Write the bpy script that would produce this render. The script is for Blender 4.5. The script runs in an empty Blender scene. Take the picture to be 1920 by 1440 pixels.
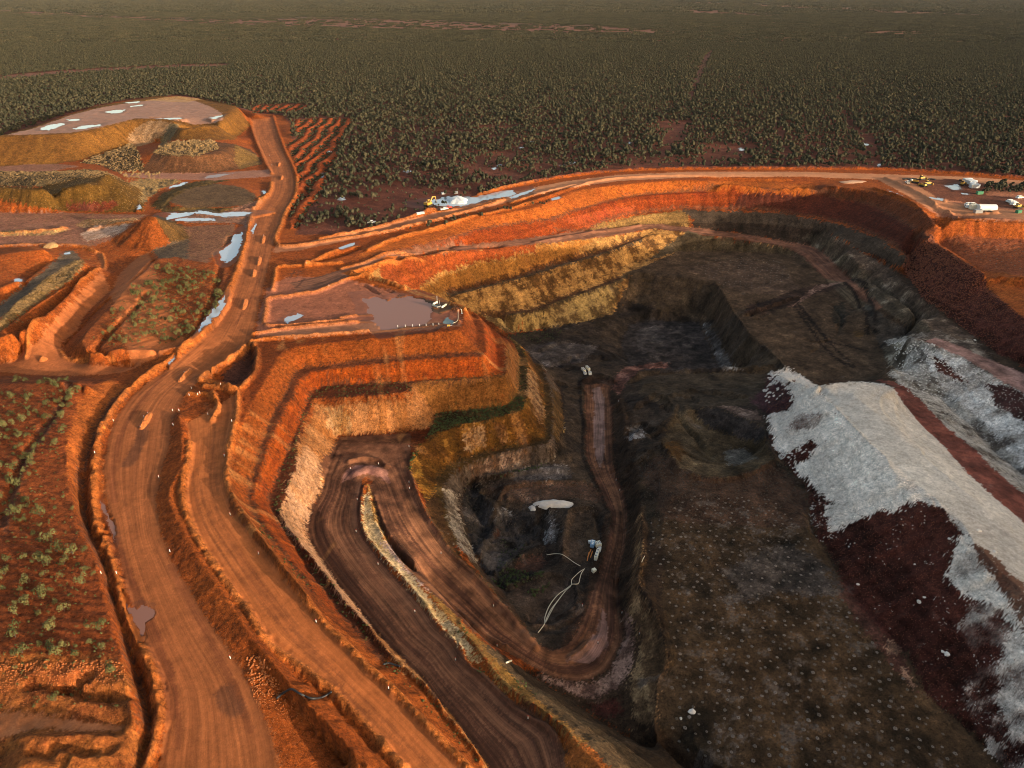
import bpy, bmesh, math, random, time
import numpy as np
from mathutils import Vector, Matrix
T0 = time.perf_counter()
def log(*a): print('[%.1fs]' % (time.perf_counter()-T0), *a)
R = math.radians
random.seed(7); rng = np.random.default_rng(7)
sc = bpy.context.scene
col = sc.collection

# ------------------------------------------------------------------ camera
CAM_H = 120.0
PITCH = R(29.2)
F = 1333.0                      # focal length in pixels of a 1920 px wide picture
cam_data = bpy.data.cameras.new('camera'); cam = bpy.data.objects.new('camera', cam_data); col.objects.link(cam)
cam_data.sensor_width = 36.0; cam_data.lens = 36.0*F/1920.0
cam_data.clip_start = 1.0; cam_data.clip_end = 60000.0
cam.location = (0, 0, CAM_H); cam.rotation_euler = (math.pi/2-PITCH, 0, 0)
sc.camera = cam
sc.cycles.filter_width = 1.0

# ------------------------------------------------------------------ light
SUN_EL = 8.5; SUN_AZ = math.degrees(math.atan2(0.84, -0.54))   # azimuth clockwise from +Y
SUN_STRENGTH = 3.6; SKY_STRENGTH = 0.15; EXPOSURE = 1.43
world = bpy.data.worlds.new('World'); sc.world = world; world.use_nodes = True
wn = world.node_tree; bgn = wn.nodes['Background']
sky = wn.nodes.new('ShaderNodeTexSky'); sky.sky_type = 'NISHITA'; sky.sun_disc = False
sky.sun_elevation = R(SUN_EL); sky.sun_rotation = R(SUN_AZ)
sky.air_density = 1.0; sky.dust_density = 5.0; sky.ozone_density = 0.0; sky.altitude = 300
wn.links.new(sky.outputs[0], bgn.inputs[0]); bgn.inputs[1].default_value = SKY_STRENGTH
sd = bpy.data.lights.new('sun', 'SUN'); so = bpy.data.objects.new('sun', sd); col.objects.link(so)
sd.energy = SUN_STRENGTH; sd.angle = R(0.5); sd.color = (1.0, 0.80, 0.58)
az = R(SUN_AZ); el = R(SUN_EL)
sun_dir = Vector((math.sin(az)*math.cos(el), math.cos(az)*math.cos(el), math.sin(el)))
so.rotation_euler = sun_dir.to_track_quat('Z', 'Y').to_euler(); so.location = (300, -200, 200)
sc.view_settings.view_transform = 'Standard'; sc.view_settings.look = 'None'
sc.view_settings.gamma = 1.0; sc.view_settings.use_curve_mapping = False
sc.view_settings.exposure = EXPOSURE

# ------------------------------------------------------------------ tracing helpers
ct, st = math.cos(PITCH), math.sin(PITCH)
def unproj(px, py, z):
    """point of the place seen at picture position (px, py) that lies at height z"""
    a = (np.asarray(px, float)-960)/F; b = -(np.asarray(py, float)-720)/F
    dy = ct + b*st; dz = -st + b*ct
    t = (np.asarray(z, float)-CAM_H)/dz
    return t*a, t*dy
def proj(x, y, z):
    h = z-CAM_H
    d = np.maximum(y*ct - h*st, 1.0); v = y*st + h*ct
    return 960+F*x/d, 720-F*v/d, d
def pts(s): return np.array([[float(q) for q in p.split(',')] for p in s.split()])
def zalong(z, p):
    if np.isscalar(z): return np.full(len(p), float(z))
    seg = np.r_[0, np.cumsum(np.hypot(*np.diff(p, axis=0).T))]; z = np.array(z, float)
    return np.interp(seg/seg[-1], np.linspace(0, 1, len(z)), z)
def inpoly(px, py, poly):
    m = (px >= poly[:,0].min()) & (px <= poly[:,0].max()) & (py >= poly[:,1].min()) & (py <= poly[:,1].max())
    idx = np.flatnonzero(m.ravel()); X = px.ravel()[idx]; Y = py.ravel()[idx]; c = np.zeros(len(idx), bool)
    n = len(poly)
    for k in range(n):
        x0, y0 = poly[k]; x1, y1 = poly[(k+1) % n]
        if y0 == y1: continue
        c ^= ((y0 > Y) != (y1 > Y)) & (X < (x1-x0)*(Y-y0)/(y1-y0)+x0)
    out = np.zeros(px.size, bool); out[idx[c]] = True
    return out.reshape(px.shape)
def hash2(ix, iy, seed):
    h = (ix.astype(np.int64)*374761393 + iy.astype(np.int64)*668265263 + seed*1442695041) & 0xffffffff
    h = ((h ^ (h >> 13))*1274126177) & 0xffffffff
    return ((h ^ (h >> 16)) & 0xffff)/65535.0
def vnoise(x, y, seed=0):
    ix = np.floor(x); iy = np.floor(y); fx = x-ix; fy = y-iy
    fx = fx*fx*(3-2*fx); fy = fy*fy*(3-2*fy)
    a = hash2(ix, iy, seed); b = hash2(ix+1, iy, seed); c = hash2(ix, iy+1, seed); d = hash2(ix+1, iy+1, seed)
    return (a+(b-a)*fx) + ((c+(d-c)*fx)-(a+(b-a)*fx))*fy
def fbm(x, y, scale, oct=4, seed=0):
    s = 0; a = 0.5; f = 1.0/scale
    for k in range(oct):
        s = s + a*(vnoise(x*f+17.3*k, y*f-9.1*k, seed+k)-0.5); a *= 0.5; f *= 2.03
    return s/(1-0.5**oct)*1.6      # about -1..1
def smooth(a, b, x):
    t = np.clip((x-a)/(b-a), 0, 1); return t*t*(3-2*t)

# ------------------------------------------------------------------ terrain sheet
UF = 1.07; NU = 900
u_core = np.linspace(-UF, UF, NU)
tail = UF + 0.03*(1.28**np.arange(1, 20)-1)*3
us = np.r_[-tail[::-1], u_core, tail]
ys = [58.0]
while ys[-1] < 1150: ys.append(ys[-1] + 0.30 + 0.0013*(ys[-1]-60))
far = []
y = ys[-1]; s = 2.5
while y < 30000: s *= 1.08; y += s; far.append(y)
near = []
y = 58.0; s = 0.5
while y > -400: s *= 1.25; y -= s; near.append(y)
ys = np.array(near[::-1]+ys+far)
def W(y): return 0.63*np.maximum(y, 50)+60.0
NX, NY = len(us), len(ys)
Wy = W(ys)
X = us[None,:]*Wy[:,None]; Y = np.repeat(ys[:,None], NX, 1)
log('grid', NX, NY, NX*NY)
def toidx(x, y):
    return np.interp(x/W(y), us, np.arange(NX)), np.interp(y, ys, np.arange(NY))
csum = np.zeros((NY, NX)); cnt = np.zeros((NY, NX))
def addline_world(x, y, z):
    i, j = toidx(x, y)
    for k in range(len(i)-1):
        n = int(max(abs(i[k+1]-i[k]), abs(j[k+1]-j[k]))*2)+2
        t = np.linspace(0, 1, n)
        xx = x[k]+(x[k+1]-x[k])*t; yy = y[k]+(y[k+1]-y[k])*t; zz = z[k]+(z[k+1]-z[k])*t
        ii, jj = toidx(xx, yy)
        a = np.rint(ii).astype(int); b = np.rint(jj).astype(int)
        np.add.at(csum, (b, a), zz); np.add.at(cnt, (b, a), 1)
def densify(p, z, smoothit=True):
    # Catmull-Rom through the traced points, so bends are round
    if len(p) < 3 or not smoothit: return p, z
    q = np.column_stack([p, z]); q = np.vstack([2*q[0]-q[1], q, 2*q[-1]-q[-2]])
    out = []
    for k in range(1, len(q)-2):
        t = np.linspace(0, 1, 6, endpoint=False)[:,None]
        p0, p1, p2, p3 = q[k-1], q[k], q[k+1], q[k+2]
        out.append(0.5*((2*p1)+(-p0+p2)*t+(2*p0-5*p1+4*p2-p3)*t*t+(-p0+3*p1-3*p2+p3)*t**3))
    out = np.vstack(out+[q[-2][None,:]])
    return out[:,:2], out[:,2]
def L(z, s, sm=True):
    p = pts(s); zz = zalong(z, p); p, zz = densify(p, zz, sm)
    x, y = unproj(p[:,0], p[:,1], zz); addline_world(x, y, zz)
    return x, y, zz
def LW(s):
    q = pts(s); addline_world(q[:,0], q[:,1], q[:,2])
def OFF(z, s, dx, dy, z2):
    """a line hidden behind a crest: the crest's own line moved (dx, dy) metres and set to z2"""
    p = pts(s); zz = zalong(z, p); x, y = unproj(p[:,0], p[:,1], zz)
    addline_world(x+zalong(dx, p), y+zalong(dy, p), zalong(z2, p))
def FILL(z, s):
    px, py, d = proj(X, Y, np.full(X.shape, float(z)))
    m = inpoly(px, py, pts(s)) & (Y > 40) & (cnt == 0)
    csum[m] = z; cnt[m] = 1

def SL2(zt, top, zb, bot, n=24):
    """a straight slope: joins a crest line to its foot line with n fall lines"""
    a, b = pts(top), pts(bot); za, zb_ = zalong(zt, a), zalong(zb, b)
    def rs(p, z):
        x, y = unproj(p[:,0], p[:,1], z); d = np.r_[0, np.cumsum(np.hypot(np.diff(x), np.diff(y)))]; t = np.linspace(0, d[-1], n)
        return np.interp(t, d, x), np.interp(t, d, y), np.interp(t, d, z)
    A, B_ = rs(a, za), rs(b, zb_)
    for k in range(n): addline_world([A[0][k], B_[0][k]], [A[1][k], B_[1][k]], [A[2][k], B_[2][k]])
# ------------------------------------------------------------------ traced break lines (height, picture polyline)
# main haul road
MAIN_L = "472,224 474,245 482,267 492,290 502,310 508,330 507,353 498,372 482,390 470,423 460,467 446,517 424,570 395,620 345,668 300,703 250,740 216,785 201,833 194,880 200,933 215,990 219,1015 236,1093 262,1173 286,1240 308,1293 313,1327 308,1377 296,1440 288,1500"
MAIN_R = "512,220 520,247 530,280 547,317 553,345 548,370 533,400 522,430 512,460 505,490 497,525 488,560 480,600 470,640 440,665 400,693 372,715 345,742 332,765 321,790 317,833 301,887 293,933 299,997 320,1043 353,1103 387,1160 430,1220 467,1277 493,1337 512,1390 520,1440 524,1500"
L(0, MAIN_L); L(0, MAIN_R)
# second road (left and right edges)
R2_L = "352,793 358,833 354,870 346,905 347,940 356,975 373,1015 402,1060 435,1110 472,1160 503,1207 567,1255 620,1293 667,1340 712,1390 755,1440 800,1500"
R2_R = "446,737 445,773 436,813 428,850 424,890 428,920 443,957 473,1000 507,1047 533,1083 567,1127 600,1167 647,1213 690,1260 733,1297 777,1343 820,1390 870,1440 930,1500"
L((0,0,-1,-3,-4), R2_L); L((0,0,-1,-3,-4), R2_R)
L(0, "380,727 410,727 446,737"); 
# island between the two roads
L(1.6, "334,775 341,800 342,850 338,880 318,915 316,935 330,970 352,1010 378,1055 415,1110 450,1160 475,1200 505,1235 540,1280 583,1325 633,1380 690,1440", False)
L((0.8,-3.5), "455,1205 490,1250 530,1300 575,1350 620,1400 655,1440")
L((-1.2,-3.5), "512,1222 560,1268 610,1308 655,1353 700,1403 735,1440")
# ramp 3 (dark ramp) down from the bottom right corner to the hairpin and back down
R3A_L = "960,1500 910,1430 883,1390 853,1350 820,1312 787,1265 740,1222 700,1178 667,1134 633,1094 603,1050 583,1015 577,985 585,955 602,927 610,895 620,862 630,835"
R3A_R = "1068,1500 1063,1440 1057,1403 1047,1373 1020,1350 977,1327 943,1297 910,1267 877,1243 853,1207 820,1177 800,1147 767,1110 733,1073 705,1037 685,1007 677,977 677,943 682,912"
R3B_L = "692,912 700,935 708,962 717,993 733,1027 760,1063 800,1103 850,1147 877,1173 917,1207 950,1223 993,1247 1033,1268 1067,1276 1100,1275 1133,1260 1155,1230 1166,1200 1163,1167 1157,1120 1160,1070 1170,1035 1173,1000 1175,963 1167,923 1153,893 1148,860 1147,800 1147,767 1141,733 1150,716"
R3B_R = "763,838 766,860 768,885 778,912 795,955 819,992 845,1030 875,1060 902,1085 925,1112 952,1143 985,1180 1008,1207 1035,1222 1067,1208 1087,1178 1100,1148 1117,1093 1125,1075 1134,1043 1144,1000 1147,967 1133,933 1117,897 1101,863 1098,833 1102,800 1097,767 1095,722"
L((-10,-15,-19,-23), R3A_L); L((-9,-14,-18,-22.5), R3A_R)
L((-23,-26,-29,-32,-33.5,-37,-40,-43,-45), R3B_L)
L((-23,-24.5,-27,-29.5,-31,-33,-36,-39,-43,-45), R3B_R)
L(-23, "630,833 633,818 700,815 783,808 764,838"); L(-23, "640,850 700,836 745,845", False)
L(-45, "1095,720 1112,708 1135,708 1158,716")
# spine between the two arms of the ramp
SPINE = "688,905 694,935 704,975 722,1012 752,1052 792,1098 832,1148 868,1186 900,1222 940,1272 990,1313 1045,1352 1082,1392 1125,1440 1180,1500"
L((-22,-19.5,-15,-9,-6), SPINE)
L((-23,-22,-19,-13,-9), "700,925 722,985 758,1035 805,1090 850,1143 885,1180 925,1225 965,1275 1015,1315 1070,1352 1110,1385 1165,1440")
# spine's foot towards the lower pit
L((-33,-34,-34), "985,1262 1033,1290 1067,1310 1133,1357 1167,1377 1200,1397 1250,1423 1283,1440 1350,1480")
# face between second road bench and ramp 3
RIM = "860,618 800,625 700,634 600,645 550,651 538,655 520,672 498,713 472,755 450,800 439,840 432,890 436,925 455,962 483,1003"
L(0, RIM+" 515,1046 545,1086 580,1122", True)
B1 = "905,662 867,663 800,667 733,672 667,680 600,688 568,692 553,703 543,727 527,755 507,790 493,827 480,873 470,913 468,935 480,967 500,1000 533,1037 560,1077 583,1110"
L(-5.5, B1)
L(-5.7, "907,668 867,669 800,673 733,679 667,687 603,695 575,700 561,712 552,733 537,762 517,797 503,833 490,878 479,915 476,935 490,972 512,1005 545,1045 572,1082 590,1110")
T2 = "945,700 900,710 833,713 767,716 700,719 633,722 600,727 583,742 567,780 548,827 533,867 514,910 505,938 517,967 543,1007 577,1067 610,1108 640,1150 680,1195 720,1243"
L((-11.4,-11.4,-11.4,-11,-9), T2)
C3 = "947,707 893,708 833,710 773,716 771,733 700,742 640,745 592,747 580,767 560,813 556,860 546,900 530,937 526,967 543,997 573,1033 613,1080 643,1123 687,1173 733,1227 777,1267 810,1303 837,1343 867,1377 900,1427 940,1480"
L((-11.6,-11.6,-11.6,-11.6,-11.2,-10.5,-9.0,-8), C3)
# promontory benches: rings running from the yellow wall round the corner
L(0, "860,618 869,610 872,595 874,581", False)
L(-5.5, "905,662 894,643 892,615 880,588"); L(-5.7, "912,660 910,630 903,600 890,585")
L(-11.4, "945,700 934,685 931,655 925,625 910,603"); L(-11.5, "948,706 952,690 948,655 936,628 920,612")
V3 = "808,800 817,776 850,771 900,766 950,760 968,740 973,715 972,667 963,645 948,628"
L(-22, V3)
V3o = "767,885 769,860 787,833 815,813 867,797 933,783 980,768 989,743 989,700 987,667 975,648 962,636"
L((-23,-22.5,-22,-22,-22,-22), V3o)
V4 = "850,1010 831,967 818,933 815,900 826,882 845,868 880,855 933,841 983,831 1020,823 1023,800 1021,765 1018,727 1003,685 990,660"
L((-28,-27.5,-29,-31,-31,-31,-31), V4)
V4o = "875,1043 853,1010 838,967 833,930 838,900 850,885 885,866 933,852 983,842 1030,832 1037,805 1036,765 1032,727 1018,692 1003,668"
L((-29,-28.5,-30,-31.2,-31.2,-31.2,-31.2), V4o)
BOWLT = "1000,1187 983,1153 950,1120 927,1093 903,1067 885,1020 872,977 868,935 876,907 917,893 967,883 1030,866 1052,845 1058,800 1054,760 1048,730 1035,705 1020,685"
L((-33,-36,-37,-37,-37,-37,-38,-40,-44), BOWLT)
# hidden north side of the promontory
PR = "874,581 833,563 777,547 727,529 700,521 680,514"
L(0, PR, False)
OFF(0, PR, (4,4,5,4,1,0), (6,7,7,4,2,0), (-7,-8,-8,-5,-3,0))
OFF(0, PR, (12,14,14,9,4,0), (13,16,17,11,5,0), (-20,-22,-22,-16,-8,-2))
OFF(0, PR, (24,28,24,14,7,1), (26,28,30,20,9,1), (-36,-40,-38,-26,-14,-4))
OFF(0, PR, (36,40,34,20,9,1), (34,38,42,28,13,1), (-46,-46,-43,-34,-18,-5))
# pads level
L(0, "485,620 520,617 600,622 700,622 780,617 850,607 862,600"); L(-0.6, "510,560 520,610 600,605 700,598 760,610 850,602 846,580 790,565 740,560 720,575 640,560 560,545")
L(0, "500,545 545,545 600,540 640,538"); 
L(-3.2, "467,655 468,675 464,700 452,722 412,714 385,709", False); L(0, "473,642 482,655 482,675 478,700 458,733 446,737 407,722 378,714", False); L(-3.0, "440,668 420,690 400,702")
L(0, "538,655 505,655 485,645")
# far pit: rim, benches
RIMF = "667,483 703,457 760,436 827,421 893,409 960,397 1007,388 1037,374 1060,366 1093,355 1160,347 1200,343 1271,338 1356,340 1442,344 1544,348 1630,359 1668,368 1698,381 1736,402 1760,414"
L((0,0,0,0,0), RIMF)
L((0,-2,-5,-7,-7,-7,-7,-7,-7), "700,478 760,464 827,450 893,431 960,420 1020,412 1060,399 1110,386 1160,373 1200,366 1271,361 1356,358 1442,363 1527,366 1613,379 1655,394 1698,419 1741,444")
L((-7.2,-7.2,-7.2,-7.2), "1020,415 1060,402 1110,389 1160,376 1200,369 1271,364 1356,361 1442,366 1527,369 1613,382 1653,397 1695,422 1738,447")
L((-16,-16.5,-16.5,-16.5,-16.5), "1100,431 1143,415 1185,404 1271,393 1356,393 1442,396 1527,408 1591,421 1655,450 1702,479")
L((-16.7,-16.7,-16.7,-16.7), "1185,407 1271,396 1356,396 1442,399 1527,411 1588,425 1650,454 1698,483")
RAMPF_U = "545,530 600,518 640,505 677,493 727,475 777,467 860,460 960,451 1027,442 1093,433 1160,427 1200,422 1228,421 1271,425 1335,432 1399,440 1463,451 1527,464 1556,485 1583,515 1613,541 1655,579"
RAMPF_L = "560,549 617,538 660,515 683,504 760,481 860,470 960,461 1060,453 1143,443 1200,433 1228,428 1314,440 1399,451 1476,464 1506,481 1527,502 1548,523 1575,552 1610,585"
L((0,0,-1,-5,-9,-13,-18,-22,-25,-28,-31,-35,-38), RAMPF_U); L((0,0,-1,-5,-9,-13,-18,-22,-25,-28,-31,-35,-38), RAMPF_L)
# yellow wall below the ramp
L((-4,-9,-14,-16), "712,520 727,512 760,497 810,490 860,484 930,478")
GB = "838,551 893,540 960,523 1027,501 1093,483 1143,470 1200,447"
L((-24,-25.5,-25.5,-26), GB); L((-24.2,-25.7,-25.7,-26.2), "842,556 893,545 960,529 1027,508 1093,489 1143,476 1205,452")
L((-35,-37,-37,-36,-33), "905,590 960,585 1000,576 1060,553 1127,530 1160,517 1185,494 1240,472")
L((-36,-37.4,-37.4,-36.2,-34), "908,597 960,592 1003,583 1062,560 1130,537 1165,524 1190,503 1250,480")
L((-46,-47,-48,-50), "930,622 965,624 1003,620 1060,608 1110,600 1150,590 1180,578")
# far floor
L(-35, "1271,472 1356,472 1430,474 1484,478 1505,495"); L((-35,-35,-36,-37,-38), "1185,508 1262,515 1339,532 1356,553 1378,588 1416,635 1437,647 1472,682 1500,705")
L((-37,-38,-38), "1500,600 1580,620 1640,650 1660,690"); L(-38, "1500,705 1560,706 1620,710 1680,700"); L(-39,"1440,690 1480,700 1500,712")
L((-47,-50,-52), "1190,560 1225,580 1300,582 1330,600 1345,640 1375,690 1400,700")
L(-54, "1207,600 1313,605 1339,673 1352,693 1250,697 1200,690 1175,681 1164,640 1180,610 1207,600", False)
FILL(-54, "1210,602 1313,606 1338,675 1350,692 1210,694 1178,681 1166,640")
L((-47,-47,-47), "1000,645 1050,640 1100,650 1140,665"); L(-45.5, "1060,700 1090,690 1120,690 1150,700"); L((-44,-43,-43,-41), "1183,715 1210,701 1273,698 1373,698 1440,702")
# right far wall: bench over the floor and foot
L((-20,-25,-25,-25,-25,-25), "1553,438 1610,470 1668,502 1698,536 1762,588 1822,635 1875,690 1920,724 2000,790")
L((-23,-25.5,-25.5,-25.5,-25.5), "1575,466 1634,519 1698,570 1754,622 1790,640")
L(-38, "1655,579 1715,622 1690,640"); 
# camp plateau, right walls
L(0, "1760,414 1820,415 1920,419 2100,432"); L(-7.5, "1745,438 1800,442 1920,449 2100,462"); L(-7.5, "1755,452 1800,481 1843,508 1880,512 1920,517 2080,530")
L(-14, "1850,533 1880,536 1920,541 2080,556"); L(-14, "1747,440 1753,455 1800,486 1843,512 1850,540 1890,572 1920,597 1990,660 2100,800", False)
L((-25,-25,-25), "1702,486 1731,560 1788,602 1830,633 1872,664 1920,687 2000,740")
# ridge between: pink road, white valley
L(-24, "1700,632 1746,645 1802,668 1844,692 1886,718 1930,742 2050,810"); 
L((-30,-32,-33,-33), "1670,680 1698,720 1760,745 1790,775 1830,808 1872,855 1920,893 2000,970"); L((-35,-38), "1660,640 1680,690 1678,712")
L((-26,-25,-24,-24), "1689,724 1732,757 1782,807 1830,847 1881,895 1920,928 2010,1010")
WR = "1678,729 1692,757 1726,796 1774,841 1816,889 1858,928 1903,965 2000,1050"
L((-25,-23,-21,-20), WR)
WC = "1532,726 1577,777 1619,819 1661,855 1680,886 1746,926 1774,960 1807,983 1830,1020 1873,1070 1925,1117 2000,1200 2080,1300"
L((-18,-14,-13,-13,-13), WC); L(-15, "1532,722 1600,716 1650,722 1678,729")
L((-15,-15), "1600,740 1660,790 1720,850 1790,910 1860,975 1930,1050 2020,1150")
OFF(-17, "1532,722 1600,716 1650,722", (0,3,5), (24,28,25), (-37,-37,-37))
TOE = "1433,735 1436,777 1444,830 1473,875 1501,897 1515,926 1523,993 1547,1027 1580,1087 1647,1167 1697,1220 1723,1277 1757,1320 1783,1337 1813,1370 1863,1413 1880,1440 1930,1500"
L((-34,-31,-29.5,-29,-29,-29), TOE)
L((-41,-36), "1440,702 1430,720 1433,735"); L((-30,-25,-20),"1455,700 1480,715 1510,722")
# drill floor and its left bank
L((-40,-37,-33,-29.5,-28,-28,-28,-29,-31), "1178,740 1185,790 1190,850 1197,900 1202,960 1203,1030 1198,1093 1232,1165 1250,1243 1237,1277 1230,1327 1227,1365 1245,1405 1285,1450 1320,1500")
L((-34,-33,-34), "1173,1143 1197,1193 1201,1233 1180,1287 1170,1327 1167,1365")
L(-34, "1110,1300 1150,1290 1172,1250"); 
FILL(-28.5, "1260,925 1440,930 1500,960 1530,1050 1640,1200 1700,1320 1800,1420 1830,1480 1370,1480 1300,1390 1295,1250 1270,1150 1245,1060 1245,960")
# the hole
L((-29,-29.2,-29.2,-29), "1240,830 1253,845 1273,876 1323,895 1373,895 1420,879 1450,862 1437,830"); L(-38, "1300,840 1330,865 1380,868 1415,850 1385,825 1330,805 1300,790")
L((-36,-34,-33,-32), "1262,780 1300,765 1340,764 1400,785 1432,800 1434,822"); L((-37,-37), "1215,745 1260,755 1290,750")
L((-40,-39,-39), "1210,720 1280,718 1380,725 1430,730")
# the bowl
L(-40.5, "885,945 905,985 915,1040 960,1045 1010,1010 985,975 935,950 900,935"); L((-37,-37.5), "935,915 975,920 1030,912 1080,905 1118,915"); L(-37, "1060,965 1110,965 1125,1010 1100,1050 1060,1045 1055,1000 1060,965"); L(-37.5, "930,905 900,920 935,960")
L(-40, "935,1085 990,1060 1040,1050"); L(-36.5, "985,1175 1045,1160 1075,1110 1060,1080 1000,1090 965,1120"); L(-37,"1010,945 1060,955 1075,938 1040,930 1005,938")
# hill (waste dump) at the top left
L(16, "10,255 67,253 133,250 187,240 233,228 253,223 300,223 330,226"); L((16,15,15), "372,236 400,233 420,221 430,211 447,201"); L(14,"330,226 340,240 350,232 372,236",False)
L((16,17,16), "-60,262 10,252 67,236 133,212 183,200 233,190 283,183 333,180 367,182 400,192 447,199"); L(6, "447,199 480,212"); L((8,0),"330,270 352,285")
L(0, "-80,320 0,311 100,307 150,300 205,283 250,270 290,268 320,272"); L(0, "350,262 380,262 420,262 450,250 470,238")
OFF((16,17,16), "-60,262 10,252 67,236 133,212 183,200 233,190 283,183 333,180 367,182 400,192 447,199", (-25,-20,-12,-6,0), (24,26,26,26,26), 0)
OFF(6, "447,199 480,212", 6, 12, 0)
SL2(16, "10,255 67,253 133,250 187,240 233,228 253,223", 0, "-10,312 50,309 100,307 150,300 205,283 250,270", 30); SL2((16,15,15), "340,238 372,236 400,233 420,221", 0, "350,262 380,262 420,262 450,250", 12)
# olive mound
SL2((12,12,13,14,17), "-60,345 0,350 70,353 130,345 180,338 198,325", 0, "-60,368 0,372 50,385 100,391 133,396 200,398", 22); SL2((17,17), "199,324 201,325", 0, "205,398 267,397 275,375 268,356", 10)
SL2(10, "290,283 320,291 370,291 415,285 430,272", 0, "262,322 300,324 367,326 420,320 488,300", 18)
L((12,12,13,15,17), "-60,345 0,350 70,353 130,345 180,338 200,323"); L(0, "-60,368 0,372 50,385 100,391 133,396 200,398 267,397 275,375 268,356"); L(1, "-60,325 0,322 100,322 160,312 200,305 220,318"); L(9,"60,338 120,330 160,322")
# dark mound with rock top
L(10, "290,283 310,272 340,266 390,266 430,272 415,285 370,291 320,291 290,283"); L(0, "262,322 300,324 367,326 420,320 470,312 495,307 488,290 465,270"); L(9,"430,272 450,275")
# oval mound
L(3.2, "312,375 350,354 400,344 450,350 482,366 475,384 420,388 350,390 312,375"); L(0, "282,385 305,362 350,344 400,336 460,340 495,362 492,385 460,396 400,398 310,398 282,385")
# orange heap
L((13,13), "275,404 292,405"); L(0, "207,455 230,465 283,470 330,455 352,447 350,425 310,402")
SL2((13,13), "275,404 288,405", (0,0,0), "207,455 230,465 283,470", 12); SL2((13,13), "288,405 292,405", (0,0,0), "283,470 330,455 352,447 352,430", 12)
# side road at left and the banks above it
SR_U = "-60,676 0,680 27,677 73,637 97,610 112,588 140,560 167,533 198,500 197,478 180,470"
SR_D = "-60,694 0,697 67,703 117,705 200,703 240,696 300,668 345,640"
SR_R = "277,473 253,487 227,510 213,540 187,563 160,590 145,620 118,640 114,657 130,677 167,684 217,687 253,690"
L((-3,-3,-2,-1.5), SR_U); L((-3,-3,-3,-1,-0.5), SR_D); L((-1.5,-2,-3,-3,-3), SR_R)
L((3.5,3.5,3), "153,640 170,615 213,570 250,525 290,487 320,485"); L((3,2.5,2,1), "153,640 170,660 230,657 300,655 345,645 385,615 415,560 432,520 420,500"); L(2,"320,485 380,490 420,500")
L((5,6.5,5,3.5), "-40,640 10,630 50,612 85,590 120,560 150,525 185,490"); L(4.5, "-40,610 0,605 39,562 87,524 136,491 152,488"); L(4, "-20,640 0,621 49,585 97,550 136,523 159,493"); L(1.5, "-20,650 20,615 97,559 140,535")
L(0, "-40,590 0,575 60,530 110,490 130,472"); L(6, "-60,490 0,478 40,472 85,466"); L(4,"95,485 50,520 0,540"); L(0,"-60,468 0,462 80,460 130,462 180,458")
L(0.5, "-60,440 0,430 100,425 200,420"); L(0, "-60,400 100,400 200,402")
# lower left: planted terrace, trench and berm
TER = "205,712 163,728 144,755 131,797 126,847 129,897 134,933 143,967 150,993 178,1043 188,1093 201,1137 214,1183 228,1227 234,1270 243,1310 250,1350"
L((1.5,4,4.5,4.5,4.5,4.5), TER)
L((-0.5,-1,-1.5,-1.5,-1), "240,728 203,767 180,807 165,847 155,897 153,947 160,980 185,1035 203,1080 216,1130 236,1193 250,1243 263,1293 280,1343 283,1387 270,1427 262,1470")
L((3,5,5), "-60,720 60,718 130,715 163,722"); FILL(4.6, "-300,760 100,760 90,900 95,1000 130,1100 160,1180 170,1210 -300,1210")
L((3.5,3.5,2.5), "-60,1335 0,1337 60,1342 160,1352 230,1362"); L((3.5,3.5,2.5), "-60,1375 0,1385 60,1368 100,1366 160,1372 230,1368"); L((5.5,6,4.5), "30,1385 60,1380 150,1378 225,1380"); L(6,"20,1440 100,1430 190,1400"); L((4,5,4.5),"238,1380 235,1440")
L(3.6, "-60,1345 -60,1470 0,1440 12,1400 30,1378")
# out of the frame: the pit's right side, its plateau and an unseen waste dump raised to shade the white ridge
LW("262,250,-25 268,120,-25 262,0,-25 250,-100,-25"); LW("300,235,-12 305,100,-8 300,0,-5 280,-150,-3")
LW("210,150,-24 205,80,-24 190,0,-24 170,-80,-22"); LW("150,60,-29 140,0,-29 120,-100,-25"); LW("60,40,-28 50,0,-28 40,-60,-24")
LW("335,190,42 350,120,60 345,0,62 338,-70,46 335,-130,42 330,-250,40"); LW("430,200,44 520,100,62 520,0,62 520,-100,42 500,-260,40"); LW("355,250,0 470,262,0 640,250,0")
LW("-60,30,-3 -80,-40,0 -100,-200,0"); LW("20,45,-6 10,-40,-4 0,-200,0"); LW("-300,300,2 -260,150,4 -250,50,4 -260,-150,2")
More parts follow.
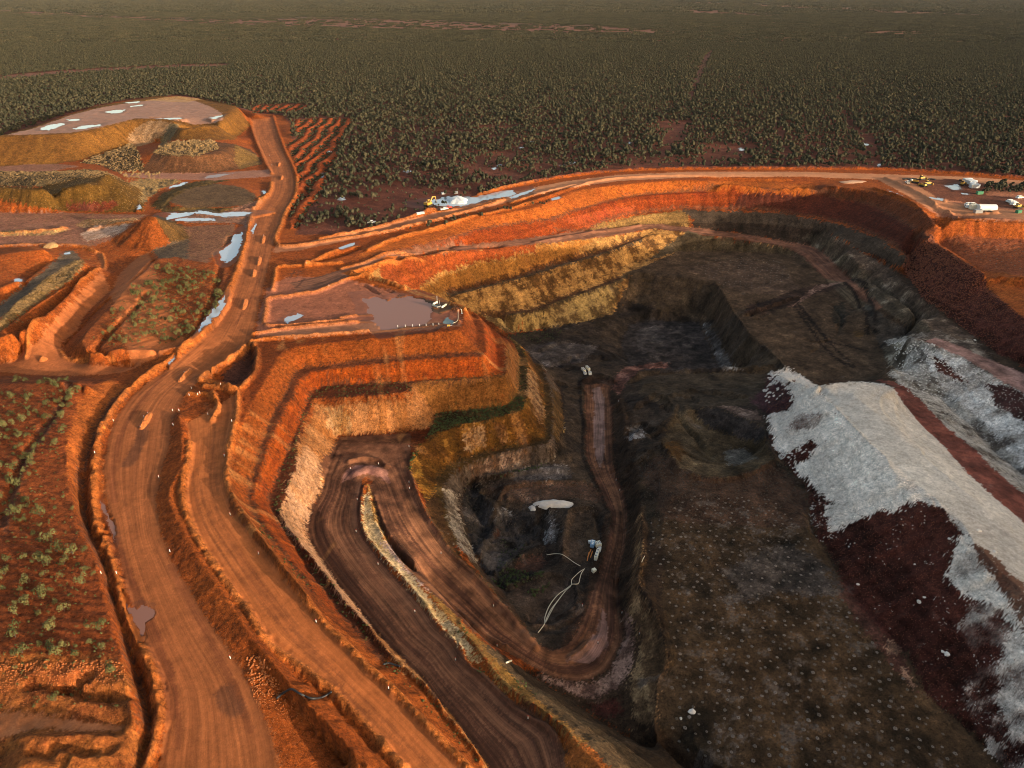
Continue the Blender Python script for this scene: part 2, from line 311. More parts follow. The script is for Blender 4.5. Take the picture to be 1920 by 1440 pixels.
# country all round
FILL(0, "-2600,300 -80,300 -60,250 60,215 180,180 340,160 470,180 600,215 640,300 580,400 560,440 700,437 840,395 960,355 1160,330 1300,325 1600,330 1900,350 1940,400 3600,420 9000,-24.7 -9000,-24.7")
cnt_edge = (Y > 1500) | (Y < -360)
csum[cnt_edge] = 0; cnt[cnt_edge] = 1; csum[:,0] = 0; cnt[:,0] = 1; csum[:,-1] = 0; cnt[:,-1] = 1
def solve(s, c, level=0):
    ny, nx = s.shape
    if min(ny, nx) <= 40:
        z = np.zeros(s.shape); it = 400
    else:
        py_, px_ = ny % 2, nx % 2
        s2 = np.pad(s, ((0, py_), (0, px_))); c2 = np.pad(c, ((0, py_), (0, px_)))
        s2 = s2[0::2,0::2]+s2[1::2,0::2]+s2[0::2,1::2]+s2[1::2,1::2]
        c2 = c2[0::2,0::2]+c2[1::2,0::2]+c2[0::2,1::2]+c2[1::2,1::2]
        zc = solve(s2, c2, level+1)
        jj = np.clip((np.arange(ny)-0.5)/2, 0, zc.shape[0]-1); ii = np.clip((np.arange(nx)-0.5)/2, 0, zc.shape[1]-1)
        j0 = np.minimum(jj.astype(int), zc.shape[0]-2); i0 = np.minimum(ii.astype(int), zc.shape[1]-2)
        fj = (jj-j0)[:,None]; fi = (ii-i0)[None,:]
        z = (zc[j0][:,i0]*(1-fj)*(1-fi)+zc[j0+1][:,i0]*fj*(1-fi)+zc[j0][:,i0+1]*(1-fj)*fi+zc[j0+1][:,i0+1]*fj*fi)
        it = 60 if level else 40
    m = c > 0; v = s[m]/c[m]; z[m] = v
    for _ in range(it):
        n = z.copy()
        n[1:-1,1:-1] = 0.25*(z[:-2,1:-1]+z[2:,1:-1]+z[1:-1,:-2]+z[1:-1,2:])
        n[0] = n[1]; n[-1] = n[-2]; n[:,0] = n[:,1]; n[:,-1] = n[:,-2]
        n[m] = v; z = n
    return z
Z = solve(csum, cnt); log('solved', Z.min(), Z.max())
# take the razor edge off crests and feet
core = np.zeros(Z.shape, bool)
for _ in range(1):
    n = Z.copy(); n[1:-1,1:-1] = 0.5*Z[1:-1,1:-1]+0.125*(Z[:-2,1:-1]+Z[2:,1:-1]+Z[1:-1,:-2]+Z[1:-1,2:]); Z = n
farw = smooth(250, 420, Y)
for _ in range(8):
    n = Z.copy(); n[:,1:-1] = 0.5*Z[:,1:-1]+0.25*(Z[:,:-2]+Z[:,2:]); Z = Z*(1-farw)+n*farw
def sample(A, x, y):
    i, j = toidx(np.asarray(x, float), np.asarray(y, float)); i0 = np.clip(i.astype(int), 0, NX-2); j0 = np.clip(j.astype(int), 0, NY-2)
    fi = i-i0; fj = j-j0
    return A[j0,i0]*(1-fj)*(1-fi)+A[j0+1,i0]*fj*(1-fi)+A[j0,i0+1]*(1-fj)*fi+A[j0+1,i0+1]*fj*fi
# ------------------------------------------------------------------ berms, windrows, furrows and gullies
def polydist(x, y, lx, ly):
    best = np.full(x.shape, 1e9); s = np.zeros(x.shape); acc = 0.0
    for k in range(len(lx)-1):
        ax, ay, bx, by = lx[k], ly[k], lx[k+1], ly[k+1]
        dx, dy = bx-ax, by-ay; l2 = dx*dx+dy*dy+1e-9
        t = np.clip(((x-ax)*dx+(y-ay)*dy)/l2, 0, 1)
        d = np.hypot(x-ax-t*dx, y-ay-t*dy); m = d < best
        best[m] = d[m]; s[m] = (acc+t*math.sqrt(l2))[m]; acc += math.sqrt(l2)
    return best, s
def near_idx(lx, ly, w):
    m = (X > lx.min()-w) & (X < lx.max()+w) & (Y > ly.min()-w) & (Y < ly.max()+w)
    return np.nonzero(m)
BERM = np.zeros(Z.shape)
def B(h, w, z, s, rough=0.35, colour=None):
    """a ridge (or a groove when h < 0) of height h and half width w along a traced line"""
    global Z
    p = pts(s); zz = zalong(z, p); p, zz = densify(p, zz)
    lx, ly = unproj(p[:,0], p[:,1], zz)
    J = near_idx(lx, ly, w*1.3); x = X[J]; y = Y[J]
    if len(x) > 400000: log('big berm', s[:30])
    d, al = polydist(x, y, lx, ly)
    w = w*.86; d = d + rough*w*0.7*fbm(x, y, 2.2, 2, 5) + .25*fbm(x, y, .9, 2, 6)
    k = np.clip(1-d/w, 0, 1); k = k*k*(3-2*k)
    hh = h*(1+1.3*rough*fbm(x, y, 3.2, 3, 9))
    Z[J] += k*hh; BERM[J] = np.maximum(BERM[J], np.where(h > 0, k, 0))
# main road
B(2.2, 2.6, (0,0), "333,670 293,697 247,730 213,770 190,813 180,853 177,897 175,947 180,985 186,998")
B(2.2, 2.6, (0,0), "193,1013 207,1053 223,1110 243,1177 267,1227 287,1277 297,1320 297,1360 287,1400 273,1440 262,1490")
B(1.6, 2.6, 0, "470,228 472,243 480,267 491,292 500,312 509,326"); B(1.6, 2.8, 0, "509,343 505,362 480,392 467,423 457,467 443,517 420,570 390,620 340,664")
B(1.5, 2.6, 0, "512,218 522,250 534,282 551,318 557,342 552,372 537,396 526,425 517,447 524,462 560,462 620,452 700,440 790,420 880,396 960,372")
B(1.5, 2.2, 0, "512,545 516,520 521,503 560,500 640,494"); B(1.4, 2.2, 0, "495,607 499,580 503,560 540,556 600,545 660,522 700,520")
B(1.3, 2.0, 0, "474,628 540,617 640,606 720,600"); B(1.3, 2.0, 0, "476,650 482,640 560,632 700,622 860,604"); B(1.4, 2.0, 0, "500,610 515,612 600,604 645,600")
B(1.6, 2.4, 0, "376,712 400,690 440,668 468,643"); B(1.6, 2.2, 0, "378,716 407,721 440,735 452,728 474,705 482,680 482,655"); B(1.2, 2.4, 0, "385,725 410,728 440,738")
B(1.5, 1.8, 0, "400,738 409,760 408,775 398,790"); B(1.3,1.8,0,"355,741 372,741 390,742 402,752")
B(1.3, 1.7, (0,-1,-3,-4), "357,833 354,870 343,915 345,945 356,980 372,1015 402,1062 435,1112 472,1162 503,1210 567,1258 620,1297 667,1345 710,1392 755,1445")
B(1.6, 2.0, (0,-1,-3,-4), "446,737 446,773 438,813 431,850 427,890 431,920 447,957 478,1000 512,1047 538,1083 572,1127 605,1167 652,1213 697,1260 740,1297 786,1343 830,1390 880,1440")
B(1.4, 1.6, (-11,-9,-8), "525,962 570,1028 612,1078 645,1124 690,1174 736,1228 780,1268 812,1304 840,1345 870,1379 902,1429")
B(-1.0, 3.0, (0,-4), "505,1200 560,1250 640,1330 700,1395")
# ramps
B(1.0, 1.4, (-22,-22,-14,-9), "682,912 677,943 677,977 685,1007 705,1037 733,1073 767,1110 800,1147 820,1177 853,1207 877,1243 910,1267 943,1297 977,1327 1020,1350 1047,1373")
B(1.4, 1.6, (-23,-29), "768,885 778,912 795,955 819,992 845,1030 875,1060 902,1085 925,1112 952,1143 985,1180 1005,1205")
B(1.0, 1.3, (-24,-33), "700,935 708,962 717,993 733,1027 760,1063 800,1103 850,1147 877,1173 917,1207 950,1223")
B(1.2, 1.8, (-23,-23), "655,868 680,862 710,864 725,875"); B(1.0, 4, -23, "672,890 690,880 712,884")
B(1.1, 1.6, (-34,-45), "1160,1070 1172,1035 1176,1000 1178,963 1170,923 1157,893 1151,860 1150,800 1150,767")
B(1.0, 1.4, (-36,-45), "1121,1075 1130,1043 1140,1000 1143,967 1130,933 1113,897 1097,863 1094,833 1097,800 1092,767 1090,722")
B(1.8, 2.5, -45, "1093,718 1112,707 1135,708 1152,716"); B(0.9,1.6,-34,"1070,1240 1090,1225 1108,1208 1122,1200")
# far road and rim bunds
B(1.5, 3.0, 0, "690,470 740,448 800,432 870,412 950,394 1010,376 1060,358 1100,346")
B(2.0, 3.0, 0, "600,450 700,430 800,400 840,385 900,366 960,350 1010,340 1060,332 1160,321 1300,317 1500,317 1660,318 1800,326 1960,338")
B(1.3, 3.0, 0, "960,381 1000,368 1060,352 1160,335 1300,330 1480,334"); B(1.8, 3.0, 0, "1640,355 1700,376 1745,404 1770,412 1830,412 1930,416"); B(1.6,2.6,0,"1660,335 1700,352 1735,368 1760,385 1800,392 1870,396")
B(1.6, 2.4, 0, "1740,375 1775,388 1800,396"); B(1.2, 2.4, (0,-5,-22), "640,505 677,497 727,478 777,470 860,463 960,454 1027,445 1093,436 1200,425")
B(1.0, 2.0, (-1,-5,-22,-38), "660,516 683,506 760,483 860,472 960,463 1060,455 1143,445 1228,430 1314,442 1399,453 1476,466 1527,504")
B(1.4, 2.5, 0, "575,500 590,488 612,478 640,468 668,462"); B(-1.6, 5.0, 0, "600,486 640,476 665,466"); B(1.2, 2.2, 0, "790,400 840,396 880,388 960,370")
# pad bunds, ring
B(1.5, 2.4, 0, "660,514 700,522 760,541 815,558 855,572 872,582"); B(1.0, 1.6, -0.4, "700,572 740,560 765,557 785,567 818,578"); B(1.0, 1.6, -0.4, "636,598 660,593 700,590 750,589"); B(1.0,1.6,-0.4,"828,586 850,580 858,584")
B(-1.3, 1.8, -0.2, "670,532 690,538 715,556"); B(-1.2, 1.8, -0.2, "700,535 730,545 760,558"); B(1.5, 1.6, -0.5, "761,592 768,589 778,588 788,590 790,595 782,600 770,600 762,597 761,592")
# left works
B(-1.5, 2.2, 3, "112,622 130,607 160,580 180,565 208,545"); B(-1.8, 2.6, 3, "170,655 200,625 230,597 255,573 275,548"); B(-1.2, 2.0, 3, "240,530 265,510 288,484"); B(1.3, 1.6, -2, "50,672 90,625 103,603 120,585 150,557 185,525 198,500 193,480")
B(1.0, 1.5, -2.5, "113,657 125,672 160,681 215,685"); B(2, 3.5, 0, "0,443 100,436 125,432"); B(1.5, 3, 0, "170,436 220,430 262,424"); B(1.5,3,0,"0,465 60,461 150,462 180,470")
B(-1.5, 3, 1, "430,440 418,480 408,520 396,570 378,610")
B(-2.2, 2.6, 4.5, "110,1282 150,1290 190,1296 230,1300"); B(-1.6, 2.2, 4.5, "55,1280 80,1277 105,1282"); B(-1.8, 2.4, 4.5, "110,1280 135,1272 165,1264"); B(-1.5, 2.4, 5, "100,1405 140,1400 170,1410 200,1400"); B(-1.2,2,5,"60,1412 90,1420 120,1432")
B(-1.2, 2.4, 4.4, "0,985 15,930 40,865 75,810 105,765 130,715")
# bowl of the pit: hollows, little banks and the rim of the old pond
B(1.6, 2.2, -37, "902,922 925,945 930,965 925,985 907,1015 895,1040", .6); B(-2.2, 4.5, -38, "880,915 895,940 905,965 900,990", .7); B(-2.6, 6, -38.5, "940,975 965,985 990,985 1008,1000", .7); B(-1.6, 3.5, -38.5, "935,1020 960,1015 985,1010", .7)
B(1.5, 2.2, -37.5, "922,1082 945,1060 965,1040 990,1028 1015,1018", .6); B(1.2, 1.8, -37, "947,1105 980,1092 1027,1082 1065,1092 1085,1120 1077,1150 1052,1165 1015,1170", .5); B(1.3, 1.8, -37, "1057,1036 1057,1010 1065,970 1080,955 1128,955 1135,968", .5)
B(1.4, 2.0, -37, "930,930 960,912 1010,905 1060,903 1105,905", .5); B(-1.5, 2.5, -37.3, "1015,960 1020,985 1018,1010", .7); B(-1.2, 2.0, -37, "1117,965 1124,985 1122,1005 1130,1015", .6); B(1.2,2.0,-37,"900,898 960,890 1020,880 1060,878",.5)
B(-1.6, 2.0, -38, "877,1000 900,1062 925,1088 950,1115", .5); B(1.2, 2.2, -36, "1003,1190 1035,1185 1062,1172 1085,1150", .5)
# ledges and cuts in the dark floor
B(2.0, 3.5, -43, "1183,713 1210,700 1273,697 1373,697 1440,700", .5); B(1.8, 3, -38, "1195,760 1230,745 1262,770 1252,800 1225,815", .6); B(-1.8, 4, -38, "1180,810 1205,800 1230,825", .6); B(1.5, 3, -36, "1262,735 1300,728 1350,735 1390,745", .6); B(-1.5,3,-36,"1245,760 1275,785 1310,820 1335,845",.6)
B(1.5, 2.0, -36, "1341,533 1356,553 1378,590 1416,637 1437,649 1472,684", .6); B(-1.5, 3, -54, "1335,610 1352,650 1372,695", .5); B(1.2, 3, -47, "1010,660 1060,640 1110,645 1150,660", .7); B(-1.8, 5, -46, "1040,690 1080,670 1130,668", .7); B(1.2,2.5,-45,"1160,760 1168,800 1172,850 1175,900",.7)
B(1.5, 3, -38, "1395,595 1440,580 1490,562", .6); B(-1.2, 3, -38, "1560,575 1578,600 1570,625", .6); B(1.3, 2.5, -28.5, "1200,935 1203,990 1200,1040 1195,1095 1215,1130 1235,1170 1252,1240", .7)
B(1.2, 2.0, -28.5, "1253,845 1273,877 1323,896 1373,896 1420,880 1450,863", .6); B(-1.0,2.2,-34,"1280,850 1330,870 1390,875",.5)
for k_ in range(26):     # bucket cuts and spoil in the shaded parts
    x0_, y0_ = random.choice([(930,1000),(1250,740),(1300,640),(1060,700),(1420,560),(1180,870),(960,940),(1550,640)]); x0_ += random.uniform(-50,50); y0_ += random.uniform(-35,35); a_ = random.uniform(0,3.14); l_ = random.uniform(10,28)
    B(random.choice([1,-1])*random.uniform(.6,1.3), random.uniform(1.4,3), -38, "%f,%f %f,%f %f,%f" % (x0_,y0_,x0_+l_*math.cos(a_),y0_+l_*.5*math.sin(a_),x0_+2*l_*math.cos(a_+.5),y0_+l_*math.sin(a_+.5)), .8)
log('berms')

# down-slope streaks (line integral convolution along the fall line)
Wp = np.where(ys > 50, 0.63, 0.0)
def gradxy(A):
    gu = np.zeros(A.shape); gu[:,1:-1] = (A[:,2:]-A[:,:-2])/(us[2:]-us[:-2])[None,:]
    gy = np.zeros(A.shape); gy[1:-1] = (A[2:]-A[:-2])/(ys[2:]-ys[:-2])[:,None]
    gx = gu/Wy[:,None]; gyy = gy - gx*us[None,:]*Wp[:,None]
    return gx, gyy
Zs = Z.copy()
for _ in range(6): Zs[1:-1,1:-1] = 0.2*(Zs[1:-1,1:-1]+Zs[:-2,1:-1]+Zs[2:,1:-1]+Zs[1:-1,:-2]+Zs[1:-1,2:])
GX, GY = gradxy(Zs); SL = np.hypot(GX, GY)
DY = np.gradient(ys); DU = np.gradient(us)
def lic(noise, steps, step):
    vx = GX/(SL+1e-6); vy = GY/(SL+1e-6)
    vi = (vx-us[None,:]*Wp[:,None]*vy)/(Wy[:,None]*DU[None,:])*step; vj = vy/DY[:,None]*step
    acc = noise.copy()
    I0, J0 = np.meshgrid(np.arange(NX, dtype=np.float32), np.arange(NY, dtype=np.float32))
    for sgn in (1, -1):
        I = I0.copy(); J = J0.copy()
        for k in range(steps):
            ii = np.clip(I, 0, NX-1).astype(np.int32); jj = np.clip(J, 0, NY-1).astype(np.int32)
            I += sgn*vi[jj,ii]; J += sgn*vj[jj,ii]
            ii = np.clip(I, 0, NX-1).astype(np.int32); jj = np.clip(J, 0, NY-1).astype(np.int32)
            acc += noise[jj,ii]
    acc /= (2*steps+1)
    return acc
white = rng.random(Z.shape); white[1:-1,1:-1] = (white[1:-1,1:-1]*2+white[:-2,1:-1]+white[2:,1:-1]+white[1:-1,:-2]+white[1:-1,2:])/6
LIC = lic(white, 9, 0.7); LIC = (LIC-LIC.mean())/LIC.std()
LICW = lic(vnoise(X/2.6, Y/2.6, 77), 12, 0.9); LICW = (LICW-LICW.mean())/LICW.std()
log('streaks')
N1 = fbm(X, Y, 30, 4, 1); N2 = fbm(X, Y, 6, 4, 2); N3 = fbm(X, Y, 1.8, 3, 3); N4 = fbm(X, Y, 90, 4, 4)
wall = smooth(0.35, 0.8, SL)
PXX, PYY, DD = proj(X, Y, Z)
front = (Y > 45)
JX = (N2*0.5+N3*0.5); JY = (fbm(X, Y, 5, 4, 31)*0.5+fbm(X, Y, 1.6, 3, 32)*0.5)
def mask(s, jit=0.9, z=None):
    k = F/DD
    px = PXX+JX*jit*k; py = PYY+JY*jit*k*0.6
    m = inpoly(px, py, pts(s)) & front
    if z is not None: m &= (Z > z[0]) & (Z < z[1])
    return m
def rev(s): return ' '.join(s.split()[::-1])
# ------------------------------------------------------------------ what the ground is made of
RT = np.zeros(Z.shape, np.float32); RS = np.zeros(Z.shape, np.float32); RW = np.zeros(Z.shape, np.float32); C = np.zeros(Z.shape+(3,), np.float32); WET = np.zeros(Z.shape, np.float32); RUB = np.zeros(Z.shape, np.float32); SMO = np.zeros(Z.shape, np.float32)
def mixc(c1, c2, v): return np.array(c1)[None,:]*(1-v[:,None])+np.array(c2)[None,:]*v[:,None]
N6_ = fbm(X, Y, 4.5, 3, 72)
def deep(c):
    c = np.array(c); s = (c.max()-c.min())/c.max(); s = s*s
    return c**(1+0.20*s)*(1-0.46*s)
def P(c1, c2, s, mode='n', con=1.0, bias=0.0, jit=0.9, z=None, wet=None, rub=None, smo=None, amt=1.0, m=None):
    if m is None: m = mask(s, jit, z) if s else np.ones(Z.shape, bool)
    f = {'n': N2*0.7+N3*0.5, 'N': N1*0.7+N2*0.5+N3*0.2, 'B': N4+N2*0.3, 'lic': LIC*0.28+N2*0.3, 'licw': LICW*0.3+LIC*0.16+N1*0.2, 'f': N3}[mode][m]
    v = np.clip(0.5+bias+f*con, 0, 1)
    if not (smo and smo > 0.3): c1, c2 = deep(c1), deep(c2)
    c = mixc(c1, c2, v)
    C[m] = c if amt == 1.0 else C[m]*(1-amt)+c*amt
    if wet is not None: WET[m] = wet
    if rub is not None: RUB[m] = rub
    if smo is not None: SMO[m] = smo
    return m
ORANGE = (.43,.135,.030); ORANGE2 = (.33,.085,.018); RED = (.21,.052,.020); ROAD = (.31,.098,.032); ROAD2 = (.235,.072,.025)
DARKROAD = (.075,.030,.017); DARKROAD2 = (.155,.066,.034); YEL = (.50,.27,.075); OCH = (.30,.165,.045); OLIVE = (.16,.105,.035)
CREAM = (.62,.42,.26); FLOOR = (.05,.034,.02); FLOOR2 = (.085,.055,.034); GREYD = (.034,.027,.023); GREY = (.16,.145,.135)
PINK = (.26,.145,.11); WHITE = (.66,.63,.60); WHITE2 = (.46,.43,.40); DKRED = (.085,.026,.019); DKRED2 = (.13,.045,.033)
BUSHG = (.13,.043,.027); BUSHG2 = (.20,.078,.050); BROWN = (.15,.075,.035)
WATER = (.45,.44,.43)
def road(c1, c2, lef, rig, z, smo=1.0, con=1.0, n=30, jit=0.5, wet=0.0, streak=1.0, streak_s=1.0):
    pl, pr = pts(lef), pts(rig); m = mask(lef+" "+rev(rig), jit)
    J = np.nonzero(m); x = X[J]; y = Y[J]
    q, zz = densify(pl, zalong(z, pl)); lx, ly = unproj(q[:,0], q[:,1], zz)
    q, zz = densify(pr, zalong(z, pr)); rx, ry = unproj(q[:,0], q[:,1], zz)
    dl, s = polydist(x, y, lx, ly); dr, _ = polydist(x, y, rx, ry)
    w = dl+dr; t = dl/(w+1e-6)
    tw = t*n + 0.6*fbm(x, y, 60, 2, 12)*n*0.12
    v = 0.45*vnoise(tw, s/45, 3)+0.35*vnoise(tw*2.3, s/30, 5)+0.3*vnoise(tw*0.4, s/80, 8)
    v = np.clip(0.5+(v-0.55)*2.6*con+0.3*N2[m]+.12*N1[m]+.12*N3[m], 0, 1)
    C[m] = mixc(c1, c2, v); SMO[m] = smo; RUB[m] = 0.0; WET[m] = wet
    RT[J] = (t*np.median(w)+.6*fbm(x, y, 45, 2, 12)*2).astype(np.float32); RS[J] = s; RW[J] = smooth(0, .05, np.minimum(t, 1-t))*streak_s
    edge = smooth(0.10, 0.0, np.minimum(t, 1-t))*0.35
    C[m] *= (1-edge)[:,None]
    Z[J] += -0.03*streak*(v-0.5)*2
    return m
P(BUSHG, BUSHG2, None, 'B', 0.8)
faraway = smooth(1500, 4500, Y)
C[:] = C*(1-faraway[...,None])+np.array((.055,.052,.032))*faraway[...,None]
# far bare strips in the bush
for s in ("0,18 120,22 230,30 420,38 600,33 780,38 900,44 1100,48 1240,58 1270,62 1100,60 950,58 700,52 480,46 300,40 150,30 0,25", "1240,12 1340,20 1480,28 1440,30 1300,24",
          "1200,2 1400,6 1560,14 1800,26 1900,32 1800,30 1600,22 1400,12 1250,6", "0,142 100,134 200,128 330,122 430,120 425,126 330,128 210,134 100,142 0,152",
          "1300,155 1318,110 1332,95 1336,98 1322,128 1310,158", "1640,58 1740,60 1720,66 1620,63", "1700,13 1820,15 1900,20 1800,20", "600,20 760,22 900,26 760,27"):
    P((.23,.11,.075), (.17,.075,.05), s, 'N', 0.8, jit=2)
WORKS = "-900,300 0,262 10,252 67,236 133,212 183,199 233,189 333,179 400,190 480,212 528,216 545,232 548,262 556,300 572,330 590,360 575,400 552,440 640,440 700,430 760,412 820,392 860,374 930,356 1010,338 1100,324 1200,316 1320,314 1500,314 1660,315 1800,322 2000,340 2600,380 5000,800 5000,3000 -3000,3000"
P(ORANGE, ORANGE2, WORKS, 'N', 0.7)
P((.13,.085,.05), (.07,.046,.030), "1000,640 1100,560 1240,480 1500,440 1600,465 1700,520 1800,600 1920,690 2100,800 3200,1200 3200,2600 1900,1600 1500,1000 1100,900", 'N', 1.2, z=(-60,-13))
P(RED, (.30,.09,.035), None, 'n', 0.8, m=(~front) & (np.abs(X) < 900))
# rehabilitated ground with contour furrows
RIP = "545,226 600,222 655,222 660,232 640,265 628,300 612,335 600,365 575,395 560,430 545,430 540,400 556,362 560,335 552,300 537,272 560,256"
RIP2 = "475,212 468,198 560,196 590,200 560,212"
mrip = P((.50,.135,.035), (.36,.088,.026), RIP, 'n', 0.8, jit=2) | P((.42,.11,.03), (.3,.07,.022), RIP2, 'n', 0.8, jit=2)
# hill
P((.25,.125,.032), (.17,.08,.022), "-100,330 0,312 100,308 150,301 205,284 250,272 300,262 350,262 440,262 470,235 440,196 380,185 300,180 180,199 67,236 10,252 -100,262", 'licw', 0.9, rub=0.3)
P((.28,.15,.10), (.20,.10,.065), "12,253 67,240 133,216 183,203 233,194 283,188 330,186 367,190 395,200 415,212 418,224 400,231 367,234 333,226 300,222 253,222 233,227 187,239 133,249 67,252", 'N', 0.9, wet=0.5, smo=1)
P((.50,.30,.14), (.40,.22,.09), "270,188 333,180 380,186 350,192 300,190", 'n'); P((.30,.19,.11), (.20,.11,.05), "235,262 255,240 275,228 300,226 330,232 310,250 285,268 255,275", 'licw', 1.2)
P((.10,.08,.05), (.17,.12,.06), "300,265 318,232 338,232 322,262 300,275", 'lic')
P((.10,.07,.032), (.05,.036,.024), "150,305 205,285 250,272 262,290 270,320 215,322 190,310", 'n', 1.2, rub=1.8); P((.30,.15,.10),(.24,.11,.07),"-50,316 0,312 60,308 120,308 150,312 100,320 0,323", 'n')
P((.045,.036,.022), (.16,.11,.05), "-50,322 0,322 100,321 170,318 200,322 150,340 70,350 0,348 -50,346", 'n', 1.6, rub=1.2)
P((.17,.095,.022), (.11,.06,.016), "-50,346 70,352 130,338 200,322 240,342 268,356 275,375 265,398 133,397 60,388 0,373 -50,368", 'licw', 0.9, rub=0.4); P(RED, DKRED2, "120,382 190,380 215,375 222,385 190,396 130,395", 'n')
P((.16,.075,.035), (.11,.055,.03), "262,322 290,285 310,272 345,264 390,264 440,270 470,280 492,300 490,308 420,322 367,327 300,325", 'licw', 0.9, rub=0.4); P((.22,.155,.075), (.07,.05,.032), "285,288 300,275 340,264 400,264 412,278 370,292 320,292", 'f', 3, rub=1.6); P((.25,.15,.05),(.15,.09,.04),"440,270 480,290 490,306 450,318 440,300",'n')
P((.14,.085,.045), (.10,.062,.036), "312,375 350,354 400,344 450,350 482,366 475,384 420,388 350,390", 'N', 0.8); P((.20,.12,.04), (.1,.065,.028), "282,386 305,362 350,344 400,336 430,338 350,356 318,376 320,388 420,390 475,386 492,362 496,384 460,397 310,399", 'n', 1.2, rub=0.8)
P((.10,.08,.05), (.3,.2,.09), "240,345 262,335 310,334 345,340 300,355 275,378 262,380 268,356", 'f', 2, rub=1.2)
P((.27,.13,.09), (.20,.09,.06), "230,325 300,325 400,324 505,318 520,330 400,338 300,336 240,332", 'n', smo=0.6); P((.2,.1,.07),(.28,.15,.1), "310,400 420,397 500,370 480,395 466,425 440,418 350,418", 'n')
P((.30,.15,.10), (.23,.10,.065), "-50,400 100,398 200,402 275,402 205,450 170,462 80,460 0,462 -50,465", 'N', 1.0); P((.42,.28,.12), (.2,.13,.07), "-50,436 100,430 122,424 125,432 100,440 -50,446", 'f', 2.5, rub=1.5); P((.5,.3,.16),(.35,.17,.08),"145,420 165,410 200,412 260,408 240,420 200,424 150,428",'f',2,rub=1)
P((.33,.20,.14),(.42,.30,.24), "150,440 180,424 240,420 235,432 200,446 160,452", 'licw', 1.5)
P((.34,.105,.025), (.26,.078,.02), "205,455 240,430 275,403 292,405 320,440 330,455 283,471 230,466", 'lic', 1.2, rub=0.9); P((.15,.085,.03),(.11,.062,.025), "292,404 352,425 358,447 320,456 300,425", 'lic', 1.2, rub=0.6)
P((.08,.06,.045), (.12,.08,.05), "285,470 320,456 350,448 395,460 380,500 340,492 300,488", 'n'); P((.24,.12,.07),(.17,.08,.05),"345,425 440,420 440,450 400,480 385,500 350,490 355,450", 'n', 1.3)
P((.36,.115,.03), (.27,.08,.026), "147,640 170,612 213,568 250,525 290,487 330,482 420,500 432,520 415,560 385,615 345,648 300,658 230,660 165,660", 'n', 1.0, rub=0.5); 
P((.085,.06,.042), (.17,.12,.08), "-50,600 0,572 60,525 105,490 120,470 140,470 152,486 136,491 87,522 39,560 0,598", 'N', 1.2); P((.28,.18,.085), (.14,.09,.035), "-50,620 0,600 39,560 87,522 136,490 152,486 160,492 136,523 97,549 49,585 0,622 -50,650", 'f', 2.0, rub=1.6)
P(ROAD, ROAD2, SR_U+" "+rev(SR_R)+" "+rev(SR_D), 'N', 0.7, smo=0.8)
# planted terrace lower left
P((.34,.105,.032), (.235,.068,.024), "-400,705 130,705 205,712 163,728 144,755 131,797 126,847 129,897 134,933 143,967 150,993 178,1043 188,1093 201,1137 214,1183 228,1227 150,1240 60,1230 -400,1240", 'N', 1.0, rub=0.3)
P((.21,.08,.04), (.15,.06,.034), "0,985 15,930 40,865 75,810 105,765 125,712 140,712 118,770 85,820 50,880 25,950 5,1010", 'n')
P((.46,.16,.04), (.38,.115,.03), "145,755 170,728 205,712 240,726 203,767 182,807 166,847 156,897 153,947 143,967 131,900 127,850 132,797", 'lic', 0.7)
P((.46,.18,.05), (.28,.09,.03), "-400,1225 228,1227 245,1310 262,1380 262,1480 -400,1480", 'n', 1.2, rub=0.9); P(ROAD, (.30,.12,.055), "-100,1335 0,1337 60,1342 160,1352 230,1362 230,1368 160,1372 100,1366 60,1368 0,1385 -100,1390", 'n', 0.5, smo=0.8)
# trench beside the main road, the berm's shade put into its colour
P((.15,.062,.032), (.21,.08,.04), "245,728 208,768 184,807 169,847 160,897 158,947 166,985 190,1035 208,1080 221,1130 241,1193 255,1243 268,1293 285,1343 288,1387 270,1440 258,1440 274,1385 270,1343 255,1293 243,1243 229,1193 210,1130 196,1080 178,1035 152,985 147,947 150,897 160,847 175,807 198,767 232,728", 'n', 0.8)
# orange benches (left wall)
P((.56,.185,.038), (.46,.125,.025), RIM+" 515,1046 545,1086 "+"583,1110 560,1077 533,1037 500,1000 480,967 468,933 470,913 480,873 493,827 507,787 527,750 543,727 553,703 568,692 600,688 667,680 733,672 800,668 867,663 905,662", 'lic', 1.2)
P((.22,.075,.03), (.32,.11,.04), "905,662 867,663 800,668 733,672 667,680 600,688 568,692 553,703 543,727 527,750 507,787 493,827 480,873 470,913 468,933 480,967 500,1000 533,1037 583,1110 590,1110 545,1045 512,1005 490,972 476,935 479,915 490,878 503,833 517,797 537,762 552,733 561,712 575,700 603,695 667,687 733,679 800,673 867,669 907,668", 'n', jit=0.3)
P((.58,.165,.024), (.45,.095,.014), "907,668 867,669 800,673 733,679 667,687 603,695 575,700 561,712 552,733 537,762 517,797 503,833 490,878 479,915 476,935 490,972 512,1005 545,1045 590,1110 640,1155 720,1243 610,1108 577,1067 543,1007 517,967 505,938 514,910 533,867 548,827 567,780 583,742 600,727 633,722 700,719 767,716 833,713 900,710 945,700 948,640 910,605", 'lic', 1.2)
P((.24,.075,.028), (.16,.055,.024), T2+" 733,1227 "+rev("947,707 893,708 833,710 773,716 771,733 700,742 640,745 592,747 580,767 560,813 556,860 546,900 530,937 526,967 543,997 573,1033 613,1080 643,1123 687,1173"), 'n', rub=0.6, jit=0.5)
